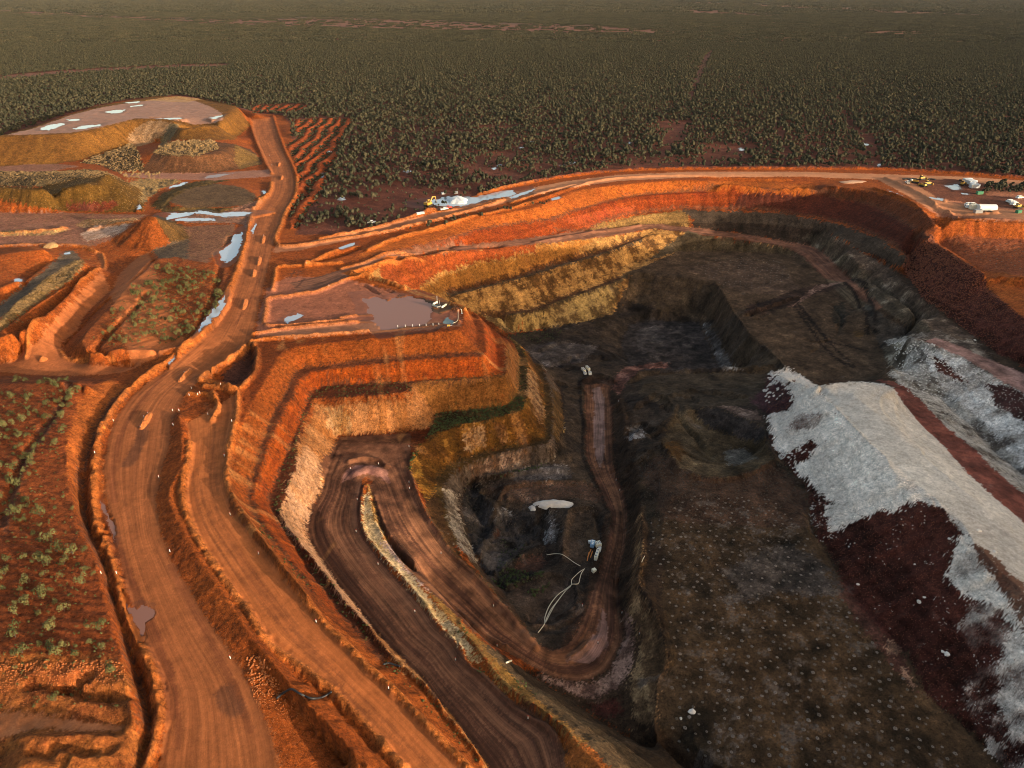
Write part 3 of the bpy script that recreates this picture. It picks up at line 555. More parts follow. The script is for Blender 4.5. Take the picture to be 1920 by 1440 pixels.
# third face: orange to cream
F3 = C3+" 883,1387 853,1350 820,1312 787,1265 740,1222 700,1178 667,1134 633,1094 603,1050 583,1015 577,985 585,955 602,927 610,895 620,862 630,835 633,817 700,814 783,807 808,800 817,776 850,771 900,766 950,760 968,740 973,715 972,667 950,640"
P((.58,.30,.13), (.47,.19,.05), F3, 'licw', 1.3); P((.46,.22,.065), (.36,.15,.04), "773,716 833,710 893,708 947,700 968,720 968,740 950,760 900,766 850,771 817,776 790,740", 'lic', 1.2)
P((.44,.12,.025), (.52,.19,.05), "592,747 640,745 700,742 770,733 775,745 700,752 640,757 597,760 585,775 565,820 560,815 580,767", 'n', 1)
P((.60,.40,.22), (.42,.22,.075), "610,765 640,762 660,790 660,815 633,817 610,800", 'licw', 1.6); P((.66,.42,.27), (.52,.27,.12), "546,900 556,860 575,835 600,860 604,890 600,925 585,955 577,985 583,1015 603,1050 633,1094 667,1134 700,1178 690,1176 643,1123 613,1080 573,1033 543,997 526,967 530,937", 'lic', 1.5)
P((.24,.16,.055), (.15,.10,.04), V3+" "+rev(V3o), 'n', rub=0.8, jit=0.5, z=(-25,-18))
# fourth face: yellow
F4 = V3o+" "+rev(V4)
P((.52,.30,.065), (.42,.19,.035), F4, 'licw', 1.1); P((.66,.45,.27), (.50,.25,.08), "868,812 880,805 905,800 915,838 885,848 872,845", 'lic', 1.8); P((.66,.44,.25), (.5,.24,.08), "990,690 1003,700 1014,740 1020,780 1012,800 1000,760 990,740", 'lic', 1.6); P((.6,.36,.17),(.44,.2,.05),"925,795 945,790 955,830 935,836",'lic',1.8)
P((.25,.16,.05), (.18,.12,.045), V4+" "+rev(V4o), 'n', jit=0.3, z=(-33,-27))
F5 = V4o+" "+BOWLT
F5 = V4o+" "+rev(BOWLT)
P((.30,.25,.20), (.17,.13,.10), F5, 'licw', 1.2); P((.55,.37,.26), (.25,.16,.10), "880,868 900,864 935,855 960,850 985,846 990,862 940,878 885,895", 'licw', 2.0); P((.22,.14,.07),(.14,.09,.05),"875,1045 905,1085 950,1143 1000,1200 1000,1187 950,1120 903,1067",'lic')
P((.40,.26,.10), (.26,.17,.07), "1036,730 1050,740 1056,780 1053,820 1045,845 1038,820", 'lic', 1.2)
# spine
P((.22,.115,.045), (.13,.075,.035), "795,940 820,925 850,1010 870,1050 900,1080 950,1143 1000,1187 1015,1190 1035,1222 1008,1212 952,1148 902,1090 845,1034 800,960", 'lic', 1.2)
P((.36,.20,.055), (.22,.12,.045), SPINE+" 1170,1500 1140,1440 1100,1392 1060,1352 1010,1313 962,1272 920,1222 885,1186 850,1148 812,1098 772,1052 740,1012 722,975 700,925", 'n', 1.1)
P((.60,.45,.27), (.40,.26,.11), "677,950 688,920 700,960 716,1003 748,1050 785,1100 830,1150 870,1195 905,1240 890,1243 850,1200 815,1160 770,1105 735,1062 705,1030 685,1000", 'n', 1.4); P((.42,.28,.24),(.28,.2,.17),"715,1015 735,1022 780,1070 815,1105 800,1108 760,1072",'n',1.4)
P((.50,.30,.08), (.36,.2,.06), "696,920 715,950 735,1000 770,1045 820,1095 850,1130 868,1160 850,1148 810,1105 765,1055 728,1012 708,965", 'n', 1.2); P((.46,.27,.09),(.34,.19,.06),"905,1240 945,1275 990,1313 970,1305 925,1270",'n',1)
P((.12,.075,.04), (.08,.055,.032), "868,1160 900,1200 950,1235 990,1262 1033,1290 1067,1310 1133,1357 1200,1397 1283,1440 1400,1500 1200,1500 1150,1440 1100,1392 1060,1352 1010,1313 962,1272 915,1222", 'licw', 1.0); P((.50,.18,.045),(.34,.12,.035),"1052,1385 1080,1385 1105,1400 1145,1440 1200,1500 1060,1500",'f',1.2, rub=1)
P((.15,.055,.028), (.2,.07,.03), "985,1315 1020,1350 1047,1373 1060,1410 1050,1400 1000,1360 960,1325",'n')
# pads
P((.25,.09,.05), (.19,.065,.036), "500,540 540,520 640,520 700,535 760,552 860,575 865,605 700,625 500,628 480,640 485,600", 'N', 0.8, smo=0.5); P((.30,.13,.07),(.24,.095,.05), "477,628 600,612 700,606 760,600 860,605 860,612 700,622 560,632", 'N', smo=1)
P((.15,.055,.03), (.11,.045,.03), "415,710 440,680 460,655 470,650 476,675 468,705 455,720 430,722", 'n')
P((.10,.055,.035),(.15,.08,.045),"740,556 790,558 850,572 856,578 838,582 826,590 800,578 770,566",'n')
# far wall
B7 = "700,478 760,464 827,450 893,431 960,420 1020,412 1060,399 1110,386 1160,373 1200,366 1271,361 1356,358 1442,363 1527,366 1613,379 1655,394 1698,419 1741,444"
B16 = "1040,444 1100,431 1143,415 1185,404 1271,393 1356,393 1442,396 1527,408 1591,421 1655,450 1702,479"
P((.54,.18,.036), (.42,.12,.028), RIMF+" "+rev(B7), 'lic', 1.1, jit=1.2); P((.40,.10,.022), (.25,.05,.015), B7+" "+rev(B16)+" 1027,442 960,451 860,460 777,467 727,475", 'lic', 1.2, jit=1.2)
P((.25,.085,.035), (.18,.055,.026), "1530,346 1544,348 1630,359 1668,368 1698,381 1736,402 1760,414 1741,444 1698,419 1655,394 1613,379 1527,366", 'lic', jit=3); P((.17,.045,.024), (.09,.028,.018), "1400,361 1442,363 1527,366 1613,379 1655,394 1698,419 1741,444 1702,479 1655,450 1591,421 1527,408 1442,396 1360,393", 'lic', jit=5)  # rim band coloured darker from where the wall enters shade
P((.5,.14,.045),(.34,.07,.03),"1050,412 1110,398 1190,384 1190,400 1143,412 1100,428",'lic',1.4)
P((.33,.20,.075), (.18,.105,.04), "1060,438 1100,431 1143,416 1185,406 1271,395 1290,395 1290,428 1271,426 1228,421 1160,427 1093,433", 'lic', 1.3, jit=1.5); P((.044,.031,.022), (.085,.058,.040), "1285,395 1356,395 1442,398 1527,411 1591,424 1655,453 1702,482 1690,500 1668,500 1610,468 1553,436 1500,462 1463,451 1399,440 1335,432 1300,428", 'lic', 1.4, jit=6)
road((.17,.072,.042), (.11,.05,.032), RAMPF_U, RAMPF_L, (0,0,-1,-5,-9,-13,-18,-22,-25,-28,-31,-35,-38), n=12, con=0.9)
P((.56,.19,.04),(.46,.13,.03),"640,512 660,505 690,500 727,480 745,482 720,505 700,522 670,520",'lic')
YW = "690,520 712,500 760,482 860,471 960,462 1060,454 1143,444 1200,434 1228,429 1314,441 1399,452 1460,462 1484,478 1430,474 1356,472 1271,472 1185,508 1165,560 1150,590 1110,600 1060,608 1003,620 950,625 900,592 860,572 777,547 727,527"
P((.52,.29,.105), (.24,.125,.042), YW, 'licw', 1.5, jit=1.2); P((.40,.11,.026), (.27,.065,.02), "715,522 712,500 760,482 860,471 960,462 1010,459 1000,475 930,486 860,500 810,520 780,545 740,530", 'lic', 1.2, jit=2); P((.44,.21,.055), (.30,.13,.035), "780,545 830,520 900,495 1000,478 1020,460 1110,450 1080,485 960,522 893,540 838,552", 'licw', 1.2, jit=2)
P((.40,.26,.10),(.20,.13,.06),"900,592 960,587 1003,578 1062,556 1130,533 1165,520 1150,590 1110,600 1060,608 1003,620 950,625",'licw',1.5,jit=2); P((.10,.075,.05),(.14,.1,.06),GB+" 1205,452 1143,476 1093,489 1027,508 960,529 893,545 842,556",'n',jit=0.8); P((.12,.09,.05),(.2,.14,.07),"905,592 960,588 1003,580 1062,557 1130,534 1160,520 1190,503 1165,526 1130,540 1062,563 1003,586 960,595",'n',jit=0.8)
P((.14,.105,.06),(.10,.08,.05),"1290,432 1314,441 1399,452 1476,465 1500,480 1484,478 1430,474 1356,472 1271,472 1210,490",'lic',1)
# dark pit interior
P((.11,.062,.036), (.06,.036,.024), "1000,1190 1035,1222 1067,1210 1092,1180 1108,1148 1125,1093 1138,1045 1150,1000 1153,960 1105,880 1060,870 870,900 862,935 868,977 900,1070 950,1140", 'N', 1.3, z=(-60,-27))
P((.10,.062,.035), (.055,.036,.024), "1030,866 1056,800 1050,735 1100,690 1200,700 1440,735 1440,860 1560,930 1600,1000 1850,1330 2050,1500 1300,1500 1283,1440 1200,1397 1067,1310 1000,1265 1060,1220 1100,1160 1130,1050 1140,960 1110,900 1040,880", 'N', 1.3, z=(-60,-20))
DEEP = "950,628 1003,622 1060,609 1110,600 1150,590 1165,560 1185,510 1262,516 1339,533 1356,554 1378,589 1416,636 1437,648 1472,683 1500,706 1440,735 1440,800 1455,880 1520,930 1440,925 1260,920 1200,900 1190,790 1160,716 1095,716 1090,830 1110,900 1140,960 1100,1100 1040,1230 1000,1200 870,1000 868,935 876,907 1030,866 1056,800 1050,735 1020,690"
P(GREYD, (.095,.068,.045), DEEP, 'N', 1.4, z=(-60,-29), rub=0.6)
P((.15,.105,.06),(.085,.06,.04),"1165,560 1185,508 1262,515 1339,532 1356,553 1378,588 1345,600 1313,600 1225,578",'licw',1.4); P((.12,.085,.05),(.07,.055,.04),"1345,600 1378,588 1416,636 1437,648 1472,682 1490,705 1400,700 1352,692 1330,620",'licw',1.6); P((.20,.19,.18),(.08,.075,.07),"1325,605 1345,640 1375,690 1390,694 1352,692 1318,608",'licw',2)
P((.045,.038,.035),(.075,.062,.055),"1207,600 1313,605 1339,673 1352,693 1250,699 1200,692 1175,681 1164,640 1180,610",'licw',1.5); P((.17,.15,.14),(.07,.06,.055),"1190,620 1230,610 1260,640 1250,660 1200,660",'N',3)
P((.28,.13,.095),(.20,.10,.075),"1155,705 1170,690 1215,682 1250,678 1255,690 1200,693 1180,712 1160,740 1148,730",'n'); P((.14,.12,.11),(.06,.05,.045),"980,650 1050,640 1120,650 1090,680 1030,690 1000,680",'licw',2)
P((.020,.017,.015),(.055,.045,.038),"872,910 890,905 905,925 925,950 928,970 915,990 900,1000 885,985 874,950",'n',1.6,jit=1.5); P((.018,.015,.014),(.06,.055,.052),"935,965 960,955 1000,960 1012,990 1010,1010 985,1030 955,1035 935,1015 925,990",'licw',1.8,jit=2); P((.28,.27,.26),(.10,.09,.085),"935,955 955,950 960,965 945,972 936,985 928,975",'licw',2,jit=1.5)
P((.22,.21,.20),(.05,.045,.04),"1022,962 1042,962 1046,1000 1036,1022 1024,1015 1020,985",'licw',2.5,jit=1.2); P((.14,.07,.05),(.11,.055,.04),"975,1067 985,1050 1005,1044 1020,1050 1018,1066 1000,1072",'n',.6,jit=1); P((.13,.062,.04),(.10,.05,.034),"905,1030 925,1000 938,990 940,1010 925,1040 912,1050",'n',.8,jit=1); P((.09,.06,.042),(.13,.09,.065),"960,1105 1000,1092 1040,1092 1070,1115 1070,1145 1040,1165 1000,1165 970,1135",'N',1.5)
P((.19,.17,.155),(.05,.045,.04),"985,888 1030,875 1068,880 1078,893 1040,900 990,902",'licw',2.6,jit=2)
# far floor
FF = "1185,508 1271,472 1356,472 1430,474 1484,478 1506,481 1527,502 1548,523 1583,530 1613,560 1655,590 1715,622 1690,650 1665,690 1640,715 1560,712 1500,706 1472,683 1437,648 1416,636 1378,588 1356,553 1339,532 1262,515"
P((.17,.115,.07), (.085,.058,.036), FF, 'licw', 0.9, jit=1.5, bias=0.0); P((.20,.135,.10),(.13,.09,.06),"1280,500 1400,485 1470,500 1500,540 1480,560 1380,545",'licw',1.2,jit=5,amt=0.6)
P((.055,.035,.025),(.09,.055,.04),"1395,590 1400,572 1450,560 1500,540 1560,530 1590,535 1520,555 1480,575 1420,592",'licw',2,jit=2); P((.28,.17,.13),(.18,.11,.08),"1475,575 1500,560 1530,535 1585,528 1530,545 1510,560 1490,576",'n',jit=0.6); P((.06,.048,.03),(.045,.038,.03),"1560,575 1580,565 1590,590 1575,615 1560,600",'n',jit=2); P((.20,.12,.045),(.12,.08,.04),"1600,620 1618,622 1616,634 1602,632",'n',jit=2)
P((.06,.05,.04),(.09,.07,.05),"1620,570 1660,595 1715,625 1690,650 1668,690 1650,650 1630,610",'N',1.5)
# right far walls
P((.12,.095,.06), (.17,.13,.09), "1500,445 1553,436 1578,466 1634,518 1698,570 1754,621 1780,640 1715,622 1655,579 1613,541 1583,515 1556,485", 'licw', 1.4); P((.21,.15,.105), (.15,.105,.075), "1553,438 1610,470 1668,502 1698,536 1762,588 1822,635 1875,690 1846,690 1802,668 1754,622 1698,570 1634,519 1575,466", 'licw', 1.2, jit=1.2)
P((.15,.115,.085), (.24,.19,.15), "1780,640 1822,635 1875,690 1920,724 1920,738 1886,718 1844,692 1802,668", 'n')
P(DKRED, DKRED2, "1747,440 1753,455 1800,486 1843,512 1850,540 1890,572 1920,597 2100,760 2100,860 1920,687 1872,664 1830,633 1788,602 1731,560 1690,500 1702,480", 'f', 2.0, rub=1.2)
P((.40,.14,.06), (.30,.095,.045), "1755,452 1800,442 1920,449 2100,460 2100,535 1920,517 1880,512 1843,508 1800,481", 'n', 1.0, rub=0.4); P((.52,.16,.035),(.40,.11,.03),"1760,414 1820,415 1920,419 2100,430 2100,464 1920,449 1800,442 1745,438",'lic',1.6); P((.54,.18,.045),(.42,.12,.035),"1843,508 1880,512 1920,517 2100,535 2100,700 1920,597 1890,572 1850,540",'lic',1.5)
P((.30,.12,.065), (.22,.085,.05), "1640,326 1700,332 1990,346 2100,420 1920,416 1800,408 1762,408 1730,385 1690,360", 'N', 1.4, smo=0.4)
P((.40,.185,.095), (.31,.13,.065), "1000,352 1060,340 1160,328 1300,322 1500,322 1800,331 2100,350 2100,366 1800,342 1500,331 1300,332 1160,339 1060,353 1000,367", 'N', .8, smo=1, jit=.8); P((.30,.125,.06), (.22,.085,.042), "515,462 560,457 700,427 860,389 1000,352 1000,367 860,403 700,441 560,469 515,474", 'licw', .9, smo=1, jit=.8)
P((.40,.18,.09), (.31,.125,.062), "1640,333 1692,333 1745,362 1795,383 1920,396 2100,405 2100,420 1920,411 1800,404 1748,394 1700,366", 'N', .8, smo=1, jit=.8); P((.24,.09,.05),(.15,.06,.04),"1700,336 1790,336 1850,345 1850,366 1900,370 1910,392 1810,380 1760,372",'n',1.5,jit=2)
# white ridges and valley
P((.38,.34,.30), (.19,.16,.13), "1660,640 1700,632 1746,645 1802,668 1844,692 1886,718 1930,742 2050,800 2150,1100 1920,930 1881,895 1830,847 1782,807 1732,757 1689,724 1670,700", 'licw', 1.5, rub=0.8)
P((.70,.64,.59), (.28,.24,.21), "1730,655 1802,672 1844,696 1886,722 1930,760 1930,890 1872,830 1830,780 1780,745 1745,700", 'licw', 2.0); P((.20,.075,.05),(.15,.06,.045),"1745,665 1765,675 1800,705 1820,720 1790,712 1755,690",'n',jit=1.5); P((.15,.06,.05),(.1,.05,.045),"1850,720 1886,722 1930,745 1930,800 1890,775 1860,750",'n',2,jit=2); P((.13,.11,.08),(.2,.17,.13),"1655,650 1690,640 1700,660 1690,700 1668,690",'n',1.5)
P((.30,.16,.13), (.22,.115,.09), "1735,640 1755,632 1802,650 1850,672 1920,700 2050,770 2050,815 1930,742 1886,718 1844,692 1802,668", 'licw', 1.2, smo=0.6); P((.26,.21,.17),(.18,.14,.11), "1700,628 1740,624 1762,618 1800,640 1755,634 1720,640",'n',1.5)
P((.19,.055,.036), (.11,.036,.026), "1640,712 1678,728 1692,757 1726,796 1774,841 1816,889 1858,928 1903,965 2000,1050 2060,1040 1920,928 1881,895 1830,847 1782,807 1732,757 1700,728 1672,715", 'licw', 1.6, smo=0.6)
WTOP = "1532,724 1600,716 1650,720 1680,730 1692,757 1726,796 1774,841 1816,889 1858,928 1903,965 2000,1050 2080,1300 2000,1200 1925,1117 1873,1070 1830,1020 1807,983 1774,960 1746,926 1680,886 1661,855 1619,819 1577,777"
P((.58,.52,.455), (.40,.35,.305), WTOP, 'N', 1.2, rub=0.15, smo=.65)
SLOPE = WC+" 2080,1500 1930,1500 "+rev(TOE)+" 1440,702 1480,700"
P(DKRED, (.115,.038,.026), SLOPE, 'f', 1.6, rub=0.8)
def spill(s, thr, jit=2.0, c1=(.74,.635,.54), c2=(.50,.43,.37)):
    m = mask(s, jit); k = LICW[m]*0.34+N3[m]*0.35+N2[m]*0.5+N1[m]*.5
    v = smooth(thr-.6, thr+.6, k); cc = mixc(c1, c2, np.clip(.38+LICW[m]*.13+LIC[m]*.07+N3[m]*.3+N6_[m]*.6+N1[m]*.5, 0, 1))
    C[m] = C[m]*(1-v[:,None])+cc*v[:,None]; RUB[m] = np.maximum(RUB[m]*(1-v), v*.22); SMO[m] = np.maximum(SMO[m], v*.3)
spill("1532,726 1577,777 1619,819 1661,855 1700,900 1690,960 1620,960 1560,940 1530,925 1500,890 1452,835 1437,775 1470,765 1500,740 1485,705 1500,700", -1.1, 1.6)
spill("1661,855 1700,893 1746,926 1780,960 1730,940 1660,955 1590,985 1560,1000 1540,950 1620,930", -0.6, 1.6); spill("1440,700 1480,690 1530,722 1490,760 1470,730", -0.1, 1.6)
spill("1774,960 1807,983 1830,1020 1873,1070 1925,1117 2000,1200 2000,1300 1925,1200 1880,1150 1850,1130 1800,1110 1770,1080 1790,1040 1800,1000", -0.35, 1.6)
spill("1830,1130 1925,1150 2000,1250 2060,1480 1900,1500 1860,1400 1800,1290 1830,1240 1800,1180", 0.55, 2); spill("1900,1180 2050,1250 2080,1500 1940,1500 1880,1350 1870,1260", 0.1, 2); spill("1840,1380 1880,1400 1960,1500 1890,1500", -0.05, 1.6)
P((.22,.12,.08),(.14,.06,.04),"1830,1020 1850,1030 1890,1070 1920,1100 1925,1190 1900,1150 1870,1090 1835,1050",'n',1.6,jit=1.5); P((.08,.03,.025),(.12,.045,.035),"1500,775 1540,780 1530,800 1480,812 1475,800",'licw',2,jit=2,amt=0.6); P(DKRED,DKRED2,"1465,860 1500,840 1520,825 1540,835 1520,860 1490,870",'f',1.5,jit=2); P((.075,.035,.04),(.11,.05,.055),"1410,735 1440,705 1475,725 1488,755 1470,775 1440,778 1405,755",'n',1,jit=1.5)
# drill floor
DF = "1197,900 1202,960 1240,1030 1245,1093 1245,1165 1252,1243 1240,1277 1232,1327 1230,1365 1330,1440 1400,1500 1930,1500 1880,1440 1813,1370 1757,1320 1723,1277 1697,1220 1647,1167 1580,1087 1547,1027 1523,993 1515,926 1473,875 1450,862 1420,880 1373,896 1323,896 1273,877 1240,850 1200,860"
P((.060,.045,.028), (.135,.086,.045), DF, 'N', 1.3, rub=0.5); P((.15,.085,.055), (.09,.055,.038), "1197,880 1240,850 1280,880 1323,897 1420,882 1450,870 1510,920 1515,990 1380,985 1240,975", 'licw', 1.2, jit=4, amt=0.8); P((.055,.052,.048),(.10,.09,.085),"1360,1070 1450,1020 1540,1040 1580,1120 1450,1110 1380,1140",'N',1.6,jit=8,amt=0.7)
P((.30,.27,.24),(.12,.10,.08),None,'n',m=mask(DF)&((N2+0.5*N3+0.5*N1) > 1.02)); P((.19,.085,.06),(.12,.06,.045),"1565,1080 1610,1125 1640,1170 1700,1240 1720,1300 1690,1270 1640,1210 1590,1140",'n',jit=1.5); P((.36,.21,.14),(.28,.16,.1),"1660,1195 1675,1200 1688,1215 1680,1228 1660,1225",'n',jit=2,wet=.5); P((.36,.21,.14),(.28,.16,.1),"1685,1245 1700,1255 1718,1290 1712,1295 1695,1270",'n',jit=2,wet=.5); P((.11,.04,.03),(.16,.055,.04),"1580,1085 1640,1155 1700,1220 1690,1222 1620,1150 1572,1090",'n')
P((.30,.19,.10), (.20,.125,.065), "1202,960 1203,1030 1198,1093 1232,1165 1250,1243 1237,1277 1230,1327 1227,1365 1190,1360 1182,1287 1201,1233 1197,1193 1173,1143 1182,1093 1190,1030 1190,980", 'licw', 1.3, jit=1.2)
HOLE = "1240,828 1253,845 1273,876 1323,895 1373,895 1420,879 1450,862 1437,830 1432,800 1400,785 1340,764 1300,765 1262,780"
P((.10,.07,.035), (.16,.12,.07), HOLE, 'licw', 1.5); P((.030,.026,.024),(.055,.045,.04),"1300,768 1340,764 1400,786 1432,802 1434,824 1415,828 1385,822 1330,803",'lic',1.5,jit=1.5); P((.20,.11,.03),(.14,.08,.03),"1245,830 1270,825 1285,850 1275,870 1255,848",'lic',1,jit=1.5); P((.17,.16,.14),(.12,.11,.09),"1360,845 1400,840 1420,860 1380,875 1360,868",'n',1,jit=3)
P((.11,.082,.05), (.075,.058,.04), "1190,715 1273,699 1373,699 1440,703 1430,730 1400,760 1340,760 1270,775 1240,760 1200,740", 'N', 1.2); P((.20,.13,.10),(.14,.1,.08),"1320,765 1360,760 1420,770 1430,790 1400,785 1345,762",'n',1); P((.22,.2,.2),(.12,.11,.1),"1175,805 1200,800 1210,820 1180,828",'licw',1.5,jit=2)
# bowl
P((.035,.032,.03), (.09,.08,.075), "870,905 900,925 925,950 915,985 930,1010 985,1000 1010,975 1000,950 985,945 1000,1000 960,1050 925,1100 885,1020 868,950", 'licw', 2, rub=0.8); P((.12,.08,.055),(.17,.11,.08),"905,915 960,905 1020,905 1110,905 1120,925 1080,930 1000,945 960,940 925,935",'n',1)
P((.11,.078,.05),(.155,.105,.075),"1058,965 1110,962 1125,1010 1112,1045 1080,1060 1055,1050 1052,1000",'N',1.5); P((.20,.10,.065),(.15,.08,.05),"965,1060 990,1045 1015,1042 1010,1065 985,1075 965,1072",'n',.8,jit=1.5); P((.10,.07,.05),(.14,.1,.075),"975,1130 1000,1095 1040,1085 1075,1110 1075,1150 1040,1175 1000,1180",'N',1.5)
P((.18,.16,.15),(.07,.06,.055),"960,885 1010,868 1060,870 1078,890 1060,900 1000,900 965,900",'licw',2.2); P((.3,.28,.27),(.12,.1,.09),"1030,970 1040,968 1038,1010 1028,1010",'n',2,jit=1)
P((.19,.11,.075),(.13,.08,.055),"925,905 980,900 1080,905 1130,925 1120,945 1080,932 1000,928 930,915",'n',.8,amt=.6)
# roads with wheel streaks
road(ROAD, (.22,.070,.024), MAIN_L, MAIN_R, 0, n=34, con=.75, streak_s=.5)
road((.35,.108,.031), (.26,.078,.024), R2_L, R2_R, (0,0,-1,-3,-4), n=24, con=0.6, streak_s=.45)
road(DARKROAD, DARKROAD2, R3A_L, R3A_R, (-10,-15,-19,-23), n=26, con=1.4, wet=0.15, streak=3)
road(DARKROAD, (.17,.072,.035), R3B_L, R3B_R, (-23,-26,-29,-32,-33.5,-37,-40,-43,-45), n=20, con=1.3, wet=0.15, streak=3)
P(DARKROAD, DARKROAD2, "610,900 600,870 625,835 640,820 770,812 768,838 768,885 782,915 740,960 708,935 700,905 690,892 672,905 655,960 640,900", 'n', 0.7, z=(-27,-19), smo=0.8)
# pale surfaces inside the loops
P((.30,.15,.12), (.22,.10,.075), "640,905 648,880 672,872 700,872 724,882 735,908 712,895 690,888 668,893", 'licw', 1)
P((.27,.15,.12), (.20,.105,.08), "1060,1240 1095,1218 1118,1185 1130,1143 1136,1150 1138,1180 1140,1210 1125,1232 1100,1245", 'n'); P((.26,.155,.12),(.20,.12,.09),"1175,1143 1185,1180 1190,1230 1182,1262 1160,1290 1120,1310 1080,1305 1050,1290 1000,1262 1067,1280 1110,1280 1140,1265 1160,1235 1170,1200 1166,1160", 'n', jit=1.5)
P((.17,.05,.038),(.12,.045,.03),"1105,1320 1160,1310 1165,1335 1140,1345 1110,1335",'n'); P((.27,.16,.13),(.2,.12,.1),"1110,728 1125,725 1132,745 1135,800 1133,850 1125,880 1115,850 1112,800 1115,760",'n',jit=0.4)
# dark track marks on the far floor
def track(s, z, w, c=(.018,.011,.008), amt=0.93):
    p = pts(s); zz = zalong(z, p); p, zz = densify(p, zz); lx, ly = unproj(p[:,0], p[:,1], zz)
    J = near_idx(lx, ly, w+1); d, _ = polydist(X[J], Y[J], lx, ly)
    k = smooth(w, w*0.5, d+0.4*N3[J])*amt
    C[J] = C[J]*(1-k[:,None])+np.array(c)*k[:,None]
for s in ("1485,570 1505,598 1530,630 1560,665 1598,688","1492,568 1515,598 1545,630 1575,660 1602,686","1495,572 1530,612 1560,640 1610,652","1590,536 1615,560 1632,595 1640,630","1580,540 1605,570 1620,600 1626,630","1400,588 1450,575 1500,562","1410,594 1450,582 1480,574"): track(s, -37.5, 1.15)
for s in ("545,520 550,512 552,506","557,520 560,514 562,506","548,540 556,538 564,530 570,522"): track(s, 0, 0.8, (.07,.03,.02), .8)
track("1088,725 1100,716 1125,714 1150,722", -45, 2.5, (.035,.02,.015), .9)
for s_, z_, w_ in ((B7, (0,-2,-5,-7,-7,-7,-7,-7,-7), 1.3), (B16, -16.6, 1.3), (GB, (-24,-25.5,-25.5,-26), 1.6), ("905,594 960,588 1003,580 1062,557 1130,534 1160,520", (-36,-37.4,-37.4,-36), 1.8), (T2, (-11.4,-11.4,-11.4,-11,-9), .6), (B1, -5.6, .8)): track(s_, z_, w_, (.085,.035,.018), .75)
for s, z, w in (("540,1190 560,1200 600,1250 700,1360",-3,.5),("360,880 375,960 420,1050 520,1170 640,1290 760,1400",-2,.45),("372,890 390,965 436,1050 540,1170 660,1290 800,1420",-2,.45),("395,880 408,960 452,1050 560,1180",-2,.4),("385,760 402,800 400,860 410,930",-.5,.5)): track(s, z, w, (.17,.055,.02), .55)
for s, z, w in (("215,1010 240,1090 285,1190 318,1280 322,1340",0,1.6),("225,1030 262,1120 300,1200",0,.8),("300,1215 330,1300 335,1400",0,.6),("310,700 260,760 225,820 212,880 215,940",0,1.2),("320,1060 345,1110 400,1210 440,1290 470,1370",0,1.0),("500,450 490,500 470,560 440,610",0,.7)): track(s, z, w, (.15,.045,.018), .6)
for s, z in (("1240,1000 1330,1050 1420,1160 1500,1300 1560,1430",-28.5),("1250,1008 1340,1056 1430,1164 1510,1302 1572,1430",-28.5),("1500,960 1440,1050 1400,1180 1350,1300",-28.5),("1280,960 1400,960 1500,1010",-28.5),("1300,1320 1420,1290 1560,1300 1700,1380",-28.5)): track(s, z, .5, (.022,.015,.011), .5)
for s,z in (("420,1300 428,1320 440,1330", 0),("270,800 262,830 240,870",0)): track(s, z, 2.4, (.07,.03,.018), .6)
# nothing on the ground ends in a clean line: stir the soils into each other
def stir(amp, gr):
    w = np.where(front, 1-0.75*np.clip(SMO, 0, 1), 0)*amp
    ax = (JX*1.6+rng.normal(0, gr, Z.shape))*w; ay = (JY*1.6+rng.normal(0, gr, Z.shape))*w
    jj = np.clip(np.rint(np.arange(NY)[:,None]+ay/DY[:,None]), 0, NY-1).astype(np.int32)
    ii = np.clip(np.rint(np.arange(NX)[None,:]+(ax-us[None,:]*Wp[:,None]*ay)/(Wy[:,None]*DU[None,:])), 0, NX-1).astype(np.int32)
    return jj, ii
j1, i1 = stir(1.0, 0.35); j2, i2 = stir(1.3, 0.6)
C = np.where((hash2(X*7, Y*7, 3) > .35)[...,None], C[j1,i1], C[j2,i2]); RUB = 0.5*(RUB[j1,i1]+RUB)
# outer berms take the colour of fresh soil
bm_ = smooth(0.25, 0.6, BERM)*(Z > -6)*(PYY > 330)*(PXX < 1000)
C[:] = C*(1-0.5*bm_[...,None])+np.array((.36,.115,.026))*(0.5*bm_[...,None]); SMO *= (1-bm_)
log('painted')

# fine relief
N5 = fbm(X, Y, 0.9, 2, 71); N6 = fbm(X, Y, 4.5, 3, 72)
cor = wall*(np.clip(LIC, -2.5, 2.5)*0.17*np.clip(DD/300, .5, 1.5)+np.clip(LICW, -2.5, 2.5)*0.24+.25*np.minimum(N6, .2))
rubn = fbm(X, Y, 1.3, 2, 55); rubn2 = fbm(X, Y, 3.5, 2, 56)
Z += np.where(front, cor + (1-SMO)*(0.14*N3+0.14*N2+0.07*N5) + RUB*(0.40*np.clip(rubn, -0.2, 1)+0.45*rubn2)*np.clip(DD/260, .7, 2.2), 0)*(Y < 1200)
wf_ = mask(SLOPE, 0.5); Z += wf_*(0.55*np.clip(LICW, -2, 2)*.5+.35*N6+.5*fbm(X, Y, 14, 2, 95))
